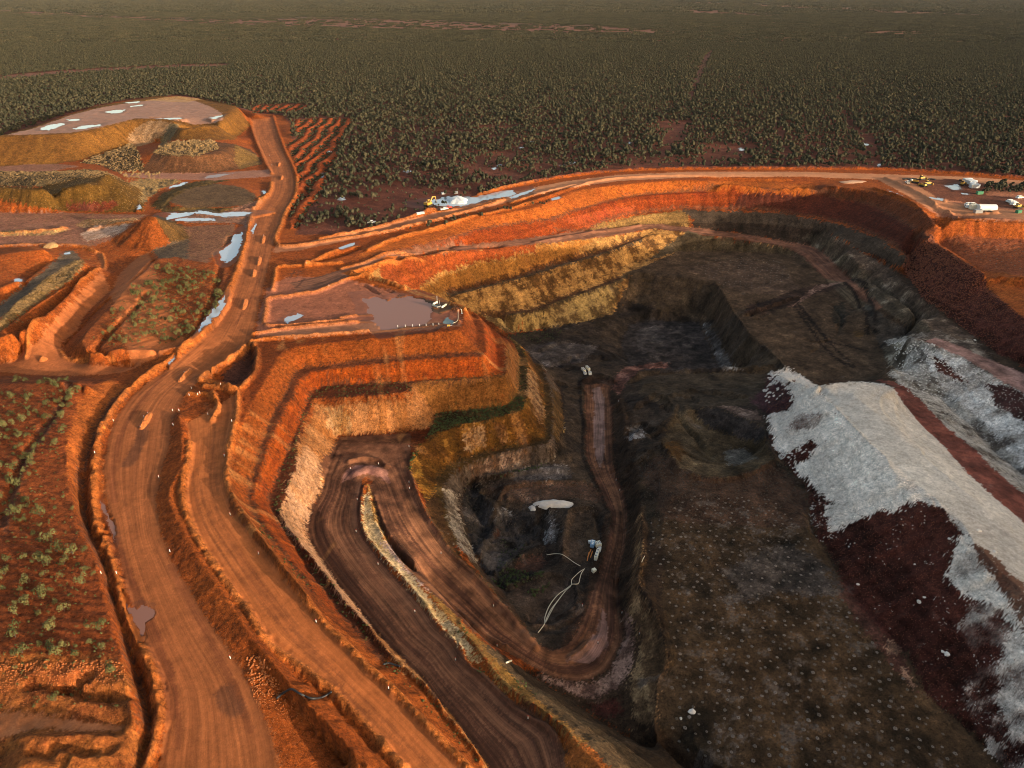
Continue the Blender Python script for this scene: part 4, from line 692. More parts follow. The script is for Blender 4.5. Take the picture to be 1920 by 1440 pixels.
# contour furrows
ph = X*0.86+Y*0.05+6*N1+3*np.sin(Y/60); fur = np.sin(ph*2*math.pi/9.0)
Z += np.where(mrip, 0.8*fur+0.5*N3, 0)
C[mrip] *= (0.82+0.28*np.clip(fur[mrip]+N3[mrip], -1, 1))[:,None]  # furrow troughs painted darker, shade put into the soil colour
mter = mask("-400,740 110,740 120,800 115,900 140,1000 180,1090 215,1190 225,1225 -400,1235")
Z += np.where(mter, 0.09*(1+1.5*N1)*np.sin((Y*0.97+X*0.12+1.2*N2)*2*math.pi/2.1), 0)
mter2 = mask("230,600 290,500 415,520 380,620 340,650 250,655")
Z += np.where(mter2, 0.07*np.sin((Y*0.5-X*0.86+1.5*N2)*2*math.pi/3.4), 0)
# ledges: the rock of the lower walls breaks in steps
st_ = (Z < -14)*smooth(.18, .4, SL)*front*(PXX > 860)
zz_ = Z/2.4+.9*N1+.35*N2; fr_ = zz_-np.floor(zz_); Z += st_*(0.75*(smooth(.0, .28, fr_)-fr_))
strat = vnoise(Z/0.55+1.5*N1+40, N1*2, 88)*.6+vnoise(Z/1.7+2*N1+90, N1, 89)*.6
C *= (1+wall*np.clip(strat-.6, -.5, .5)*.55)[...,None]
grit = np.clip(1+0.20*N2+0.26*N3+0.24*N5*(1-.6*SMO)+wall*0.11*np.clip(LIC, -2, 2)+0.14*N6*(1-SMO), .45, 1.7)  # the wall term also paints the rill crevices darker
dk = (Z < -22)*(C.max(-1) < .3)
grit = grit*np.where(dk, np.clip(1+.5*N6+.4*N2+.13*LICW+.25*N3, .35, 2.4), 1)*np.clip(1+.22*N6, .7, 1.4)
C *= grit[...,None]
fl = smooth(.75, 1.25, .42*LICW+.28*LIC+.9*N6+.6*N3)*dk*(1-SMO)
C = C*(1-fl[...,None]*.75)+np.array((.15,.125,.105))*(fl[...,None]*.75)
C = np.clip(C, 0.005, 0.9)
# near walls and the pit floor: colours cut down where they rendered too bright
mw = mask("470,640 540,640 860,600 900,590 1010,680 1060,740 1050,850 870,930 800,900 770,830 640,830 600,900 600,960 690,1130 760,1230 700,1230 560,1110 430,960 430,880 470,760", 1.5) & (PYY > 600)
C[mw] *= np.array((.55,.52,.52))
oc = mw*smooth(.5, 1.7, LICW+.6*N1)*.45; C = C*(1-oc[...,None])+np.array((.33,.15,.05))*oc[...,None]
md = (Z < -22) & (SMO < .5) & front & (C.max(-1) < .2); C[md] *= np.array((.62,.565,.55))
# puddles: hollow the ground where water stands
PUD = []
def PU(kind, s, label):
    p = pts(s) if isinstance(s, str) else s
    c = p.mean(0)
    fx, fy, _ = proj(X, Y, 0.0)
    near = inpoly(fx, fy, c+(p-c)*1.0+0) & front & (np.abs(Z) < 22)
    g = G0(*c); lev = g
    for _ in range(3):
        fx, fy, _ = proj(X, Y, np.full(Z.shape, lev)); m0 = inpoly(fx, fy, p) & front
        if m0.sum() < 3: m0 = inpoly(fx, fy, c+(p-c)*2) & front
        if m0.sum() < 1: break
        lev = float(np.percentile(Z[m0], 40))
    k = F/DD; px, py = fx+(JX*1.6+N1*1.2+N6_*2.0)*k, fy+(JY*1.0+N6_[::-1]*.8)*k
    m = inpoly(px, py, p) & front; big = inpoly(fx, fy, c+(p-c)*1.5) & front
    if m.sum() < 3: m = m0
    Z[big & ~m] = np.clip(Z[big & ~m], lev+0.03, lev+.22)+.03*N3[big & ~m]+.02; Z[m] = lev-0.09+0.08*N2[m]+0.06*N3[m]
    WET[big] = np.maximum(WET[big], 0.5); SMO[big] = 1; C[big] *= .8
    PUD.append((kind, c+(p-c)*1.3, lev, label))
def G0(px_, py_):
    a = (px_-960)/F; b = -(py_-720)/F; dy = ct+b*st; dz = -st+b*ct
    t = np.arange(60, 3000, 2.0); h = sample(Z, t*a, t*dy); k = int(np.argmax(CAM_H+t*dz <= h)); return float(h[k])
def ell(x, y, w, h): return np.array([(x+w*math.cos(a)*(1+.25*math.sin(3*a+x)), y+h*math.sin(a)*(1+.25*math.cos(2*a+y))) for a in np.linspace(0, 2*math.pi, 14, endpoint=False)])
PUDDLES = [("clear", s, "shallow rain puddle on the flat top of the ochre waste dump") for s in ("74,241 95,233 116,232 124,233 100,241 90,244 76,243","135,241 155,236 190,233 191,235 165,240 140,243","127,224 150,223 148,226 128,227","193,210 215,206 234,206 225,212 205,212","235,192 260,190 258,194 240,194","290,222 335,221 340,223 300,225","393,221 410,217 420,215 416,220 400,223","243,199 270,196 268,199 245,201")]
PUDDLES += [("clear", s, "rain water lying beside the left haul road") for s in ("385,331 405,326 438,325 420,329 405,333 385,335","320,349 340,343 352,341 342,348 318,353","312,408 325,400 350,398 385,395 405,399 460,396 475,399 450,404 420,407 395,404 370,402 350,406 330,410","330,410 360,407 400,410 405,414 365,414 330,415","410,472 432,458 440,440 455,435 452,455 444,480 428,492 415,488","371,620 390,590 415,560 422,553 418,575 400,600 380,618 372,625","315,676 328,664 330,670 318,682","255,385 262,382 264,390 257,392","488,358 497,357 499,364 490,364","470,430 478,418 480,422 474,440","22,528 30,522 42,522 42,528 30,531","115,473 132,472 130,476 118,477")]
PUDDLES += [("mud", "680,560 705,558 725,564 745,558 770,556 790,562 806,570 812,580 805,600 790,610 760,613 720,620 705,608 690,603 700,594 690,588 690,575", "muddy pink puddle on the red pad above the pit"), ("teal", "832,605 842,594 855,600 852,608 838,609", "greenish puddle at the corner of the pad"), ("clear","530,598 545,590 562,588 565,592 550,602 535,606","small puddle on the red pad"),
 ("pale", "800,376 840,369 862,368 890,369 905,366 940,358 962,356 966,364 958,368 930,371 900,379 880,384 855,388 820,386 800,382", "pale blue pond beside the far rim road"),("clear","633,466 655,458 668,455 665,462 645,468","narrow pond by the rim road"),("clear","955,370 975,362 1003,354 990,362 960,373","puddle along the rim road edge"),("clear","1035,372 1050,368 1052,372 1037,375","puddle at the pit rim"),
 ("clear","1772,348 1790,345 1797,344 1803,355 1790,356","rain pond in the equipment yard"),("clear","1738,368 1750,370 1768,372 1768,376 1745,373","puddle at the yard entrance"),("clear","1802,362 1815,362 1820,366 1808,365","small puddle in the yard"),("clear","1668,357 1690,366 1688,369 1668,359","thin puddle along the yard road"),
 ("mud","194,935 200,955 206,972 218,988 220,1000 214,1012 207,992 198,976 190,950","muddy puddle at the left edge of the haul road"),("mud","240,1125 255,1140 262,1135 283,1140 285,1155 270,1165 268,1190 262,1195 250,1165","pinkish muddy puddle on the haul road")]
for x, y, w, h in ((763,322,6,2.2),(640,373,7,2.5),(937,310,5,2),(926,316,4,2),(977,277,4,2),(997,266,4,1.6),(1070,305,8,2.2),(727,296,5,1.6),(1055,310,5,1.5),(1621,271,8,2),(1648,309,3,3),(1390,280,6,2.2),(1547,279,4,1.5),(1815,310,5,1.6),(604,329,4,4),(616,284,4,2.5),(1180,268,5,1.6)):
    PUDDLES.append(("clear", ell(x, y, w, h), "small rain puddle among the far bushes"))
for q in PUDDLES: PU(*q)
# ------------------------------------------------------------------ ground object
def tag(o, label=None, cat=None, group=None, kind=None):
    if label: o['label'] = label
    if cat: o['category'] = cat
    if group: o['group'] = group
    if kind: o['kind'] = kind
    return o
def nodes(name):
    m = bpy.data.materials.new(name); m.use_nodes = True
    return m, m.node_tree, m.node_tree.nodes['Principled BSDF']
def ground_material():
    m, nt, b = nodes('earth'); N = nt.nodes.new; Lk = nt.links.new
    a = N('ShaderNodeAttribute'); a.attribute_name = 'soil'
    w = N('ShaderNodeAttribute'); w.attribute_name = 'wet'
    g = N('ShaderNodeNewGeometry')
    n1 = N('ShaderNodeTexNoise'); n1.inputs['Scale'].default_value = 0.75; n1.inputs['Detail'].default_value = 6; n1.inputs['Roughness'].default_value = 0.82
    n2 = N('ShaderNodeTexNoise'); n2.inputs['Scale'].default_value = 3.5; n2.inputs['Detail'].default_value = 3; n2.inputs['Roughness'].default_value = 0.6
    for n in (n1, n2): Lk(g.outputs['Position'], n.inputs['Vector'])
    mr = N('ShaderNodeMapRange'); mr.inputs[1].default_value = 0.37; mr.inputs[2].default_value = 0.63; mr.inputs[3].default_value = 0.52; mr.inputs[4].default_value = 1.50
    Lk(n1.outputs[0], mr.inputs[0])
    # loose stones: small crisp light and dark specks over the noise
    n3 = N('ShaderNodeTexNoise'); n3.inputs['Scale'].default_value = 1.9; n3.inputs['Detail'].default_value = 2; n3.inputs['Roughness'].default_value = 0.9; Lk(g.outputs['Position'], n3.inputs['Vector'])
    s1 = N('ShaderNodeMapRange'); s1.inputs[1].default_value = 0.60; s1.inputs[2].default_value = 0.66; s1.inputs[3].default_value = 1.0; s1.inputs[4].default_value = 1.65; Lk(n3.outputs[0], s1.inputs[0])
    s2 = N('ShaderNodeMapRange'); s2.inputs[1].default_value = 0.36; s2.inputs[2].default_value = 0.42; s2.inputs[3].default_value = 0.48; s2.inputs[4].default_value = 1.0; Lk(n3.outputs[0], s2.inputs[0])
    m1 = N('ShaderNodeMath'); m1.operation = 'MULTIPLY'; Lk(s1.outputs[0], m1.inputs[0]); Lk(s2.outputs[0], m1.inputs[1])
    m2 = N('ShaderNodeMath'); m2.operation = 'MULTIPLY'; Lk(m1.outputs[0], m2.inputs[0]); Lk(mr.outputs[0], m2.inputs[1])
    sm = N('ShaderNodeAttribute'); sm.attribute_name = 'packed'
    pm = N('ShaderNodeMix'); pm.data_type = 'FLOAT'; pm.inputs[3].default_value = 1.0; sf = N('ShaderNodeMath'); sf.operation = 'MULTIPLY'; sf.inputs[1].default_value = .78; Lk(sm.outputs['Fac'], sf.inputs[0]); Lk(sf.outputs[0], pm.inputs[0]); Lk(m2.outputs[0], pm.inputs[2]); m2 = pm
    # wheel tracks: noise drawn out along each road
    rt = N('ShaderNodeAttribute'); rt.attribute_name = 'road_t'; rs = N('ShaderNodeAttribute'); rs.attribute_name = 'road_s'; rw = N('ShaderNodeAttribute'); rw.attribute_name = 'road_w'
    k1 = N('ShaderNodeMath'); k1.operation = 'MULTIPLY'; k1.inputs[1].default_value = 1.15; Lk(rt.outputs['Fac'], k1.inputs[0])
    k2 = N('ShaderNodeMath'); k2.operation = 'MULTIPLY'; k2.inputs[1].default_value = 0.022; Lk(rs.outputs['Fac'], k2.inputs[0])
    cv = N('ShaderNodeCombineXYZ'); Lk(k1.outputs[0], cv.inputs[0]); Lk(k2.outputs[0], cv.inputs[1])
    n4 = N('ShaderNodeTexNoise'); n4.inputs['Scale'].default_value = 1.0; n4.inputs['Detail'].default_value = 4; n4.inputs['Roughness'].default_value = 0.7; Lk(cv.outputs[0], n4.inputs['Vector'])
    r4 = N('ShaderNodeMapRange'); r4.inputs[1].default_value = .36; r4.inputs[2].default_value = .64; r4.inputs[3].default_value = .60; r4.inputs[4].default_value = 1.34; Lk(n4.outputs[0], r4.inputs[0])
    mm = N('ShaderNodeMix'); mm.data_type = 'FLOAT'; mm.inputs[2].default_value = 1.0; Lk(rw.outputs['Fac'], mm.inputs[0]); Lk(r4.outputs[0], mm.inputs[3])
    m3 = N('ShaderNodeMath'); m3.operation = 'MULTIPLY'; Lk(m2.outputs[0], m3.inputs[0]); Lk(mm.outputs[0], m3.inputs[1]); mr = m3
    mx = N('ShaderNodeVectorMath'); mx.operation = 'SCALE'; Lk(a.outputs['Color'], mx.inputs[0]); Lk(mr.outputs[0], mx.inputs['Scale'])
    Lk(mx.outputs[0], b.inputs['Base Color'])
    add = N('ShaderNodeMath'); add.operation = 'ADD'; Lk(n1.outputs[0], add.inputs[0]); Lk(n2.outputs[0], add.inputs[1])
    bp = N('ShaderNodeBump'); bp.inputs['Strength'].default_value = 0.9; bp.inputs['Distance'].default_value = 0.35
    bs = N('ShaderNodeMapRange'); bs.inputs[3].default_value = .9; bs.inputs[4].default_value = .22; Lk(sm.outputs['Fac'], bs.inputs[0]); Lk(bs.outputs[0], bp.inputs['Strength']); Lk(add.outputs[0], bp.inputs['Height']); Lk(bp.outputs[0], b.inputs['Normal'])
    r = N('ShaderNodeMapRange'); r.inputs[3].default_value = 0.95; r.inputs[4].default_value = 0.35; Lk(w.outputs['Fac'], r.inputs[0]); Lk(r.outputs[0], b.inputs['Roughness'])
    b.inputs['Specular IOR Level'].default_value = 0.12
    return m
def build_sheet():
    me = bpy.data.meshes.new('ground'); nv = NX*NY; nf = (NX-1)*(NY-1)
    me.vertices.add(nv); me.vertices.foreach_set('co', np.stack([X, Y, Z], -1).astype(np.float32).ravel())
    idx = np.arange(nv, dtype=np.int32).reshape(NY, NX)
    q = np.stack([idx[:-1,:-1], idx[:-1,1:], idx[1:,1:], idx[1:,:-1]], -1).reshape(-1)
    me.loops.add(nf*4); me.loops.foreach_set('vertex_index', q)
    me.polygons.add(nf); me.polygons.foreach_set('loop_start', np.arange(0, nf*4, 4, dtype=np.int32))
    me.update()
    ca = me.attributes.new('soil', 'FLOAT_COLOR', 'POINT')
    ca.data.foreach_set('color', np.concatenate([C, np.ones(Z.shape+(1,), np.float32)], -1).astype(np.float32).ravel())
    for nm_, ar_ in (('packed', np.clip(SMO, 0, 1)), ('road_t', RT), ('road_s', RS), ('road_w', RW)): q_ = me.attributes.new(nm_, 'FLOAT', 'POINT'); q_.data.foreach_set('value', ar_.astype(np.float32).ravel())
    wa = me.attributes.new('wet', 'FLOAT', 'POINT'); wa.data.foreach_set('value', WET.astype(np.float32).ravel())
    me.materials.append(ground_material())
    o = bpy.data.objects.new('ground', me); col.objects.link(o); tag(o, 'red earth ground with an open pit mine, haul roads and waste heaps cut into the plain', 'ground', kind='structure')
    return o
ground = build_sheet(); log('ground built')
def H(x, y): return sample(Z, x, y)
def G(px, py):
    """where the sight line through picture position (px, py) first meets the ground"""
    a = (px-960)/F; b = -(py-720)/F; dy = ct+b*st; dz = -st+b*ct
    t = np.arange(60, 3000, 1.0); x = t*a; y = t*dy; z = CAM_H+t*dz
    h = H(x, y); k = int(np.argmax(z <= h)) if (z <= h).any() else len(t)-1
    t0, t1 = t[max(k-1, 0)], t[k]
    for _ in range(12):
        tm = (t0+t1)/2
        if CAM_H+tm*dz <= float(H(tm*a, tm*dy)): t1 = tm
        else: t0 = tm
    return Vector((t1*a, t1*dy, float(H(t1*a, t1*dy))))
# air between the camera and the far plain
hb = bmesh.new(); bmesh.ops.create_cube(hb, size=1.0); hm = bpy.data.meshes.new('haze'); hb.to_mesh(hm); hb.free()
hz = bpy.data.objects.new('haze', hm); col.objects.link(hz); hz.scale = (64000, 62000, 190.0); hz.location = (0, 0, 32.0)
hmat = bpy.data.materials.new('air'); hmat.use_nodes = True; hn = hmat.node_tree
for n_ in list(hn.nodes):
    if n_.type != 'OUTPUT_MATERIAL': hn.nodes.remove(n_)
pv = hn.nodes.new('ShaderNodeVolumePrincipled'); pv.inputs['Density'].default_value = 0.5e-5; pv.inputs['Color'].default_value = (.88,.92,1,1)
hn.links.new(pv.outputs[0], [n_ for n_ in hn.nodes if n_.type == 'OUTPUT_MATERIAL'][0].inputs['Volume']); hm.materials.append(hmat)
tag(hz, 'thin pale air over the whole plain', 'haze', kind='stuff')
# ------------------------------------------------------------------ materials and mesh helpers
def mat(name, c, rough=0.8, metal=0.0, spec=0.3, noise=0.0, scale=2.0, emit=None):
    m, nt, b = nodes(name); b.inputs['Base Color'].default_value = (*c, 1); b.inputs['Roughness'].default_value = rough
    b.inputs['Metallic'].default_value = metal; b.inputs['Specular IOR Level'].default_value = spec
    if noise:
        n = nt.nodes.new('ShaderNodeTexNoise'); n.inputs['Scale'].default_value = scale; n.inputs['Detail'].default_value = 5
        tc = nt.nodes.new('ShaderNodeTexCoord'); nt.links.new(tc.outputs['Object'], n.inputs['Vector'])
        r = nt.nodes.new('ShaderNodeMapRange'); r.inputs[1].default_value = .3; r.inputs[2].default_value = .7; r.inputs[3].default_value = 1-noise; r.inputs[4].default_value = 1+noise
        nt.links.new(n.outputs[0], r.inputs[0])
        v = nt.nodes.new('ShaderNodeVectorMath'); v.operation = 'SCALE'; v.inputs[0].default_value = c; nt.links.new(r.outputs[0], v.inputs['Scale']); nt.links.new(v.outputs[0], b.inputs['Base Color'])
    return m
def leafmat(name, c1, c2):
    m, nt, b = nodes(name); oi = nt.nodes.new('ShaderNodeObjectInfo'); g = nt.nodes.new('ShaderNodeNewGeometry')
    ad = nt.nodes.new('ShaderNodeMath'); ad.operation = 'MULTIPLY_ADD'; ad.inputs[1].default_value = 0.35; nt.links.new(g.outputs['Random Per Island'], ad.inputs[0])
    ml = nt.nodes.new('ShaderNodeMath'); ml.operation = 'MULTIPLY'; ml.inputs[1].default_value = 0.65; nt.links.new(oi.outputs['Random'], ml.inputs[0]); nt.links.new(ml.outputs[0], ad.inputs[2])
    mx = nt.nodes.new('ShaderNodeMix'); mx.data_type = 'RGBA'; mx.inputs[6].default_value = (*c1, 1); mx.inputs[7].default_value = (*c2, 1)
    nt.links.new(ad.outputs[0], mx.inputs[0]); nt.links.new(mx.outputs[2], b.inputs['Base Color'])
    b.inputs['Roughness'].default_value = 0.85; b.inputs['Specular IOR Level'].default_value = 0.15
    return m
M = dict(leaf=leafmat('mulga_leaf', (.013,.018,.011), (.066,.057,.033)), leafp=leafmat('shrub_leaf', (.035,.042,.014), (.12,.11,.042)), weed=leafmat('weed_leaf', (.03,.04,.014), (.06,.075,.025)),
    bark=mat('bark', (.06,.04,.03), .9), rockw=leafmat('pale_rock', (.36,.32,.28), (.74,.67,.60)), rockr=leafmat('red_rock', (.06,.02,.014), (.21,.07,.035)), clod=mat('soil_clod', (.27,.085,.024), .95, noise=.4), rocko=mat('ochre_rock', (.15,.095,.042), .95, noise=.4), rockd=mat('dark_rock', (.05,.036,.026), .95, noise=.4),
    cutting=leafmat('drill_cuttings', (.04,.03,.022), (.17,.14,.12)), hole=mat('hole_dark', (.01,.009,.008), 1), soil=mat('loose_orange_soil', (.28,.088,.024), .95, noise=.25, scale=1.5),
    white=mat("white_paint", (.66,.65,.61), .5), cream=mat('cream_paint', (.62,.58,.45), .55, noise=.12), yellow=mat('yellow_paint', (.38,.22,.04), .5, noise=.15), black=mat('black_rubber', (.02,.02,.02), .8), steel=mat('grey_steel', (.25,.25,.26), .45, .5),
    glass=mat('dark_glass', (.02,.025,.03), .1, 0, .6), blue=mat('blue_paint', (.16,.30,.46), .5), orange=mat('orange_paint', (.60,.20,.04), .6), red=mat('red_paint', (.45,.05,.03), .5), green=mat('green_paint', (.03,.16,.08), .6), hose=mat('pale_hose', (.55,.47,.34), .6), poly=mat('black_poly_pipe', (.02,.02,.022), .5), silver=mat('silver_sheet', (.55,.57,.6), .35, .4))
def MB():
    return bmesh.new()
def box(bm, c, s, rz=0, taper=1.0):
    v = []
    for z in (-.5, .5):
        k = taper if z > 0 else 1
        for x, y in ((-.5,-.5),(.5,-.5),(.5,.5),(-.5,.5)):
            X_, Y_ = x*s[0]*k, y*s[1]*k
            v.append(bm.verts.new((c[0]+X_*math.cos(rz)-Y_*math.sin(rz), c[1]+X_*math.sin(rz)+Y_*math.cos(rz), c[2]+z*s[2])))
    for f in ((3,2,1,0),(4,5,6,7),(0,1,5,4),(1,2,6,5),(2,3,7,6),(3,0,4,7)): bm.faces.new([v[i] for i in f])
def tube(bm, path, r, n=8, cap=True):
    path = [Vector(p) for p in path]; rings = []
    rr = r if isinstance(r, (list, tuple)) else [r]*len(path)
    for i, p in enumerate(path):
        d = (path[min(i+1, len(path)-1)]-path[max(i-1, 0)]).normalized()
        a = d.cross(Vector((0,0,1))) if abs(d.z) < .95 else d.cross(Vector((1,0,0))); a.normalize(); b = d.cross(a)
        rings.append([bm.verts.new(p+(a*math.cos(t)+b*math.sin(t))*rr[i]) for t in [2*math.pi*k/n for k in range(n)]])
    for i in range(len(rings)-1):
        for k in range(n): bm.faces.new((rings[i][k], rings[i][(k+1)%n], rings[i+1][(k+1)%n], rings[i+1][k]))
    if cap: bm.faces.new(rings[0]); bm.faces.new(rings[-1][::-1])
def obj(name, bm, m, parent=None, smooth_=False):
    me = bpy.data.meshes.new(name); bmesh.ops.recalc_face_normals(bm, faces=bm.faces); bm.to_mesh(me); bm.free()
    if smooth_:
        for p in me.polygons: p.use_smooth = True
    me.materials.append(m); o = bpy.data.objects.new(name, me); col.objects.link(o)
    if parent: o.parent = parent
    return o
def thing(name, label, cat, loc=(0,0,0), rz=0, group=None):
    o = bpy.data.objects.new(name, None); o.empty_display_size = .3; col.objects.link(o); o.location = loc; o.rotation_euler = (0,0,rz)
    return tag(o, label, cat, group)
def meshdata(name, verts, faces, m):
    me = bpy.data.meshes.new(name); me.from_pydata([tuple(v) for v in verts], [], faces); me.materials.append(m); me.update(); return me
def crown_mesh(name, m, R_, h0, hz, n, q, seed, lumps=5):
    """leaf clumps spread through a lumpy, flat-topped crown"""
    rg = np.random.default_rng(seed); V = []; Fc = []
    cen = [(rg.normal(0, R_*.38), rg.normal(0, R_*.38), h0+hz*rg.uniform(.25, .8), R_*rg.uniform(.45, .7)) for _ in range(lumps)]
    for i in range(n):
        cx, cy, cz, cr = cen[i % lumps]
        d = rg.normal(0, 1, 3); d[2] = abs(d[2])*1.1-.25; d /= np.linalg.norm(d)
        p = np.array((cx, cy, cz))+d*np.array((cr, cr, hz*.55))*rg.uniform(.86, 1.03)
        nrm = d+rg.normal(0, .16, 3); nrm /= np.linalg.norm(nrm)
        a = np.cross(nrm, (0,0,1.0)); a /= (np.linalg.norm(a)+1e-6); b = np.cross(nrm, a); s = q*rg.uniform(.6, 1.3); t = rg.uniform(0, 6.28)
        a, b = a*math.cos(t)+b*math.sin(t), b*math.cos(t)-a*math.sin(t)
        k = len(V); V += [p-a*s-b*s*.7, p+a*s*.8-b*s, p+a*s+b*s*.8+nrm*s*.3, p-a*s*.7+b*s]; Fc.append((k, k+1, k+2, k+3))
    return meshdata(name, V, Fc, m)
def trunk_mesh(name, R_, h, seed):
    rg = random.Random(seed); bm = MB()
    tube(bm, [(0,0,-.3),(0,0,h*.5)], [.13*R_*.6, .09*R_*.6], 5)
    for k in range(3):
        a = k*2.1+rg.random(); tube(bm, [(0,0,h*.4),(math.cos(a)*R_*.25, math.sin(a)*R_*.25, h*.75),(math.cos(a)*R_*.5, math.sin(a)*R_*.5, h*1.05)], [.06*R_, .045*R_, .02*R_], 4)
    me = bpy.data.meshes.new(name); bm.to_mesh(me); bm.free(); me.materials.append(M['bark']); return me
def rock_mesh(name, m, seed, flat=.75):
    bm = MB(); bmesh.ops.create_icosphere(bm, subdivisions=1, radius=1); rg = random.Random(seed)
    for v in bm.verts: v.co *= rg.uniform(.72, 1.12); v.co.z *= flat
    me = bpy.data.meshes.new(name); bm.to_mesh(me); bm.free(); me.materials.append(m); return me
hidden = bpy.data.collections.new('scatter sources')
def scatter(name, label, cat, P3, scl, meshes, kind='stuff', tilt=0.0, flat=None):
    """one object that repeats the source meshes at thousands of points"""
    srcs = bpy.data.collections.new(name+'_source')
    for me in meshes: o_ = bpy.data.objects.new(name+'_piece', me); srcs.objects.link(o_)
    me = bpy.data.meshes.new(name); n = len(P3); me.vertices.add(n); me.vertices.foreach_set('co', np.asarray(P3, np.float32).ravel())
    rg = np.random.default_rng(len(P3))
    a = me.attributes.new('scl', 'FLOAT', 'POINT'); a.data.foreach_set('value', np.asarray(scl, np.float32))
    rot = np.stack([rg.normal(0, tilt+1e-6, n), rg.normal(0, tilt+1e-6, n), rg.uniform(0, 6.283, n)], -1).astype(np.float32)
    a = me.attributes.new('rot', 'FLOAT_VECTOR', 'POINT'); a.data.foreach_set('vector', rot.ravel())
    a = me.attributes.new('pick', 'INT', 'POINT'); a.data.foreach_set('value', rg.integers(0, len(meshes), n).astype(np.int32))
    o = bpy.data.objects.new(name, me); col.objects.link(o); tag(o, label, cat, kind=kind)
    ng = bpy.data.node_groups.new(name+'_nodes', 'GeometryNodeTree')
    ng.interface.new_socket('Geometry', in_out='INPUT', socket_type='NodeSocketGeometry'); ng.interface.new_socket('Geometry', in_out='OUTPUT', socket_type='NodeSocketGeometry')
    Nn = ng.nodes.new; gi = Nn('NodeGroupInput'); go = Nn('NodeGroupOutput'); ip = Nn('GeometryNodeInstanceOnPoints'); ci = Nn('GeometryNodeCollectionInfo')
    ci.inputs['Collection'].default_value = srcs; ci.inputs['Separate Children'].default_value = True; ci.inputs['Reset Children'].default_value = True
    def at(nm, ty):
        q = Nn('GeometryNodeInputNamedAttribute'); q.data_type = ty; q.inputs['Name'].default_value = nm; return [s for s in q.outputs if s.enabled and s.name == 'Attribute'][0]
    ng.links.new(gi.outputs[0], ip.inputs['Points']); ng.links.new(ci.outputs[0], ip.inputs['Instance']); ip.inputs['Pick Instance'].default_value = True
    ng.links.new(at('pick', 'INT'), ip.inputs['Instance Index']); ng.links.new(at('rot', 'FLOAT_VECTOR'), ip.inputs['Rotation']); ng.links.new(at('scl', 'FLOAT'), ip.inputs['Scale'])
    ng.links.new(ip.outputs[0], go.inputs[0])
    md_ = o.modifiers.new('scatter', 'NODES'); md_.node_group = ng
    return o
def pol(P2, s): return inpoly(P2[0], P2[1], pts(s))

# ------------------------------------------------------------------ mulga bush to the horizon
BARE = ["0,16 120,20 230,28 420,36 600,31 780,36 900,42 1100,46 1240,57 1270,62 1100,62 950,60 700,54 480,48 300,42 150,32 0,27","1240,11 1340,19 1480,27 1440,31 1300,25","1200,1 1400,5 1560,13 1800,25 1900,32 1800,30 1600,22 1400,12 1250,6","0,142 100,134 200,128 330,122 430,120 425,126 330,128 210,134 100,142 0,152","1300,155 1316,110 1332,95 1336,98 1322,128 1310,158","1640,58 1740,60 1720,66 1620,63","1290,190 1300,155 1308,157 1298,190"]
TRK = ["1225,225 1290,228 1295,250 1240,300 1225,300 1250,250","1460,240 1470,240 1478,322 1466,322","1560,160 1575,190 1600,235 1640,260 1655,320 1640,320 1618,265 1588,238","905,335 940,305 985,268 992,270 945,310 912,340","1330,270 1420,272 1400,300 1330,312 1305,300","1680,262 1760,300 1850,330 1800,325"]
def bush_candidates(y0, y1, s):
    out = []
    yy = np.arange(y0, y1, s)
    for y in yy:
        hw = 0.80*y+90; n = int(2*hw/s); x = np.linspace(-hw, hw, n)
        out.append(np.stack([x, np.full(n, y)], -1))
    p = np.concatenate(out); p += rng.uniform(-s*.48, s*.48, p.shape); return p
cand = bush_candidates(395, 1900, 3.9)
zc = sample(Z, cand[:,0], cand[:,1]); px, py, dd = proj(cand[:,0], cand[:,1], zc)
wk = inpoly(px, py, pts(WORKS)); rip = inpoly(px, py, pts(RIP+"")) | inpoly(px, py, pts(RIP2))
keep = ~wk & ~rip & (np.abs(zc) < 1.2)
for s in BARE: keep &= ~inpoly(px, py, pts(s)) | (rng.random(len(px)) < .12)
for s in TRK: keep &= ~inpoly(px, py, pts(s)) | (rng.random(len(px)) < .22)
nz = fbm(cand[:,0], cand[:,1], 26, 4, 91)+0.35*fbm(cand[:,0], cand[:,1], 90, 2, 92)
thr = np.interp(py, [120, 200, 250, 300, 340, 380, 430], [-.75, -.55, -.34, -.20, -.10, -.04, -.04]) - 0.22*smooth(1180, 1400, px) - 0.2*smooth(1600, 1800, px)
thr = np.where((px < 700) & (py > 400), -.1, thr)
keep &= (nz > thr) & (rng.random(len(px)) < np.interp(py, [120, 180, 250, 320, 400], [.84, .80, .62, .50, .45])+.12*smooth(1500, 1800, px))
small_open = (~wk) & (~rip) & (~keep) & (nz > thr-.6) & (rng.random(len(px)) < .22) & (np.abs(zc) < 1.2) & (py > 180)
for s in BARE+TRK: small_open &= ~inpoly(px, py, pts(s))
rimrow = inpoly(px, py, pts("575,495 620,480 700,445 800,420 900,400 1000,382 1060,372 1060,378 1000,390 900,410 800,432 700,458 610,497")) & (rng.random(len(px)) < .5)
yardb = inpoly(px, py, pts("1850,345 1990,350 1990,365 1848,362")) | inpoly(px, py, pts("1100,330 1100,330 1101,331")) | (inpoly(px, py, pts("535,215 590,210 610,212 560,222")) & (rng.random(len(px))<.6))
keep |= yardb
B_far = cand[keep]; S_far = rng.choice([.55,.7,.85,1.,1.15,1.35], keep.sum(), p=[.1,.2,.25,.25,.12,.08])*np.where(fbm(B_far[:,0], B_far[:,1], 14, 2, 5) > .3, 1.15, .95)
B_sm = cand[small_open | rimrow]; S_sm = rng.choice([.3,.45,.6,.85], len(B_sm))
allb = np.vstack([B_far, B_sm]); alls = np.r_[S_far, S_sm]
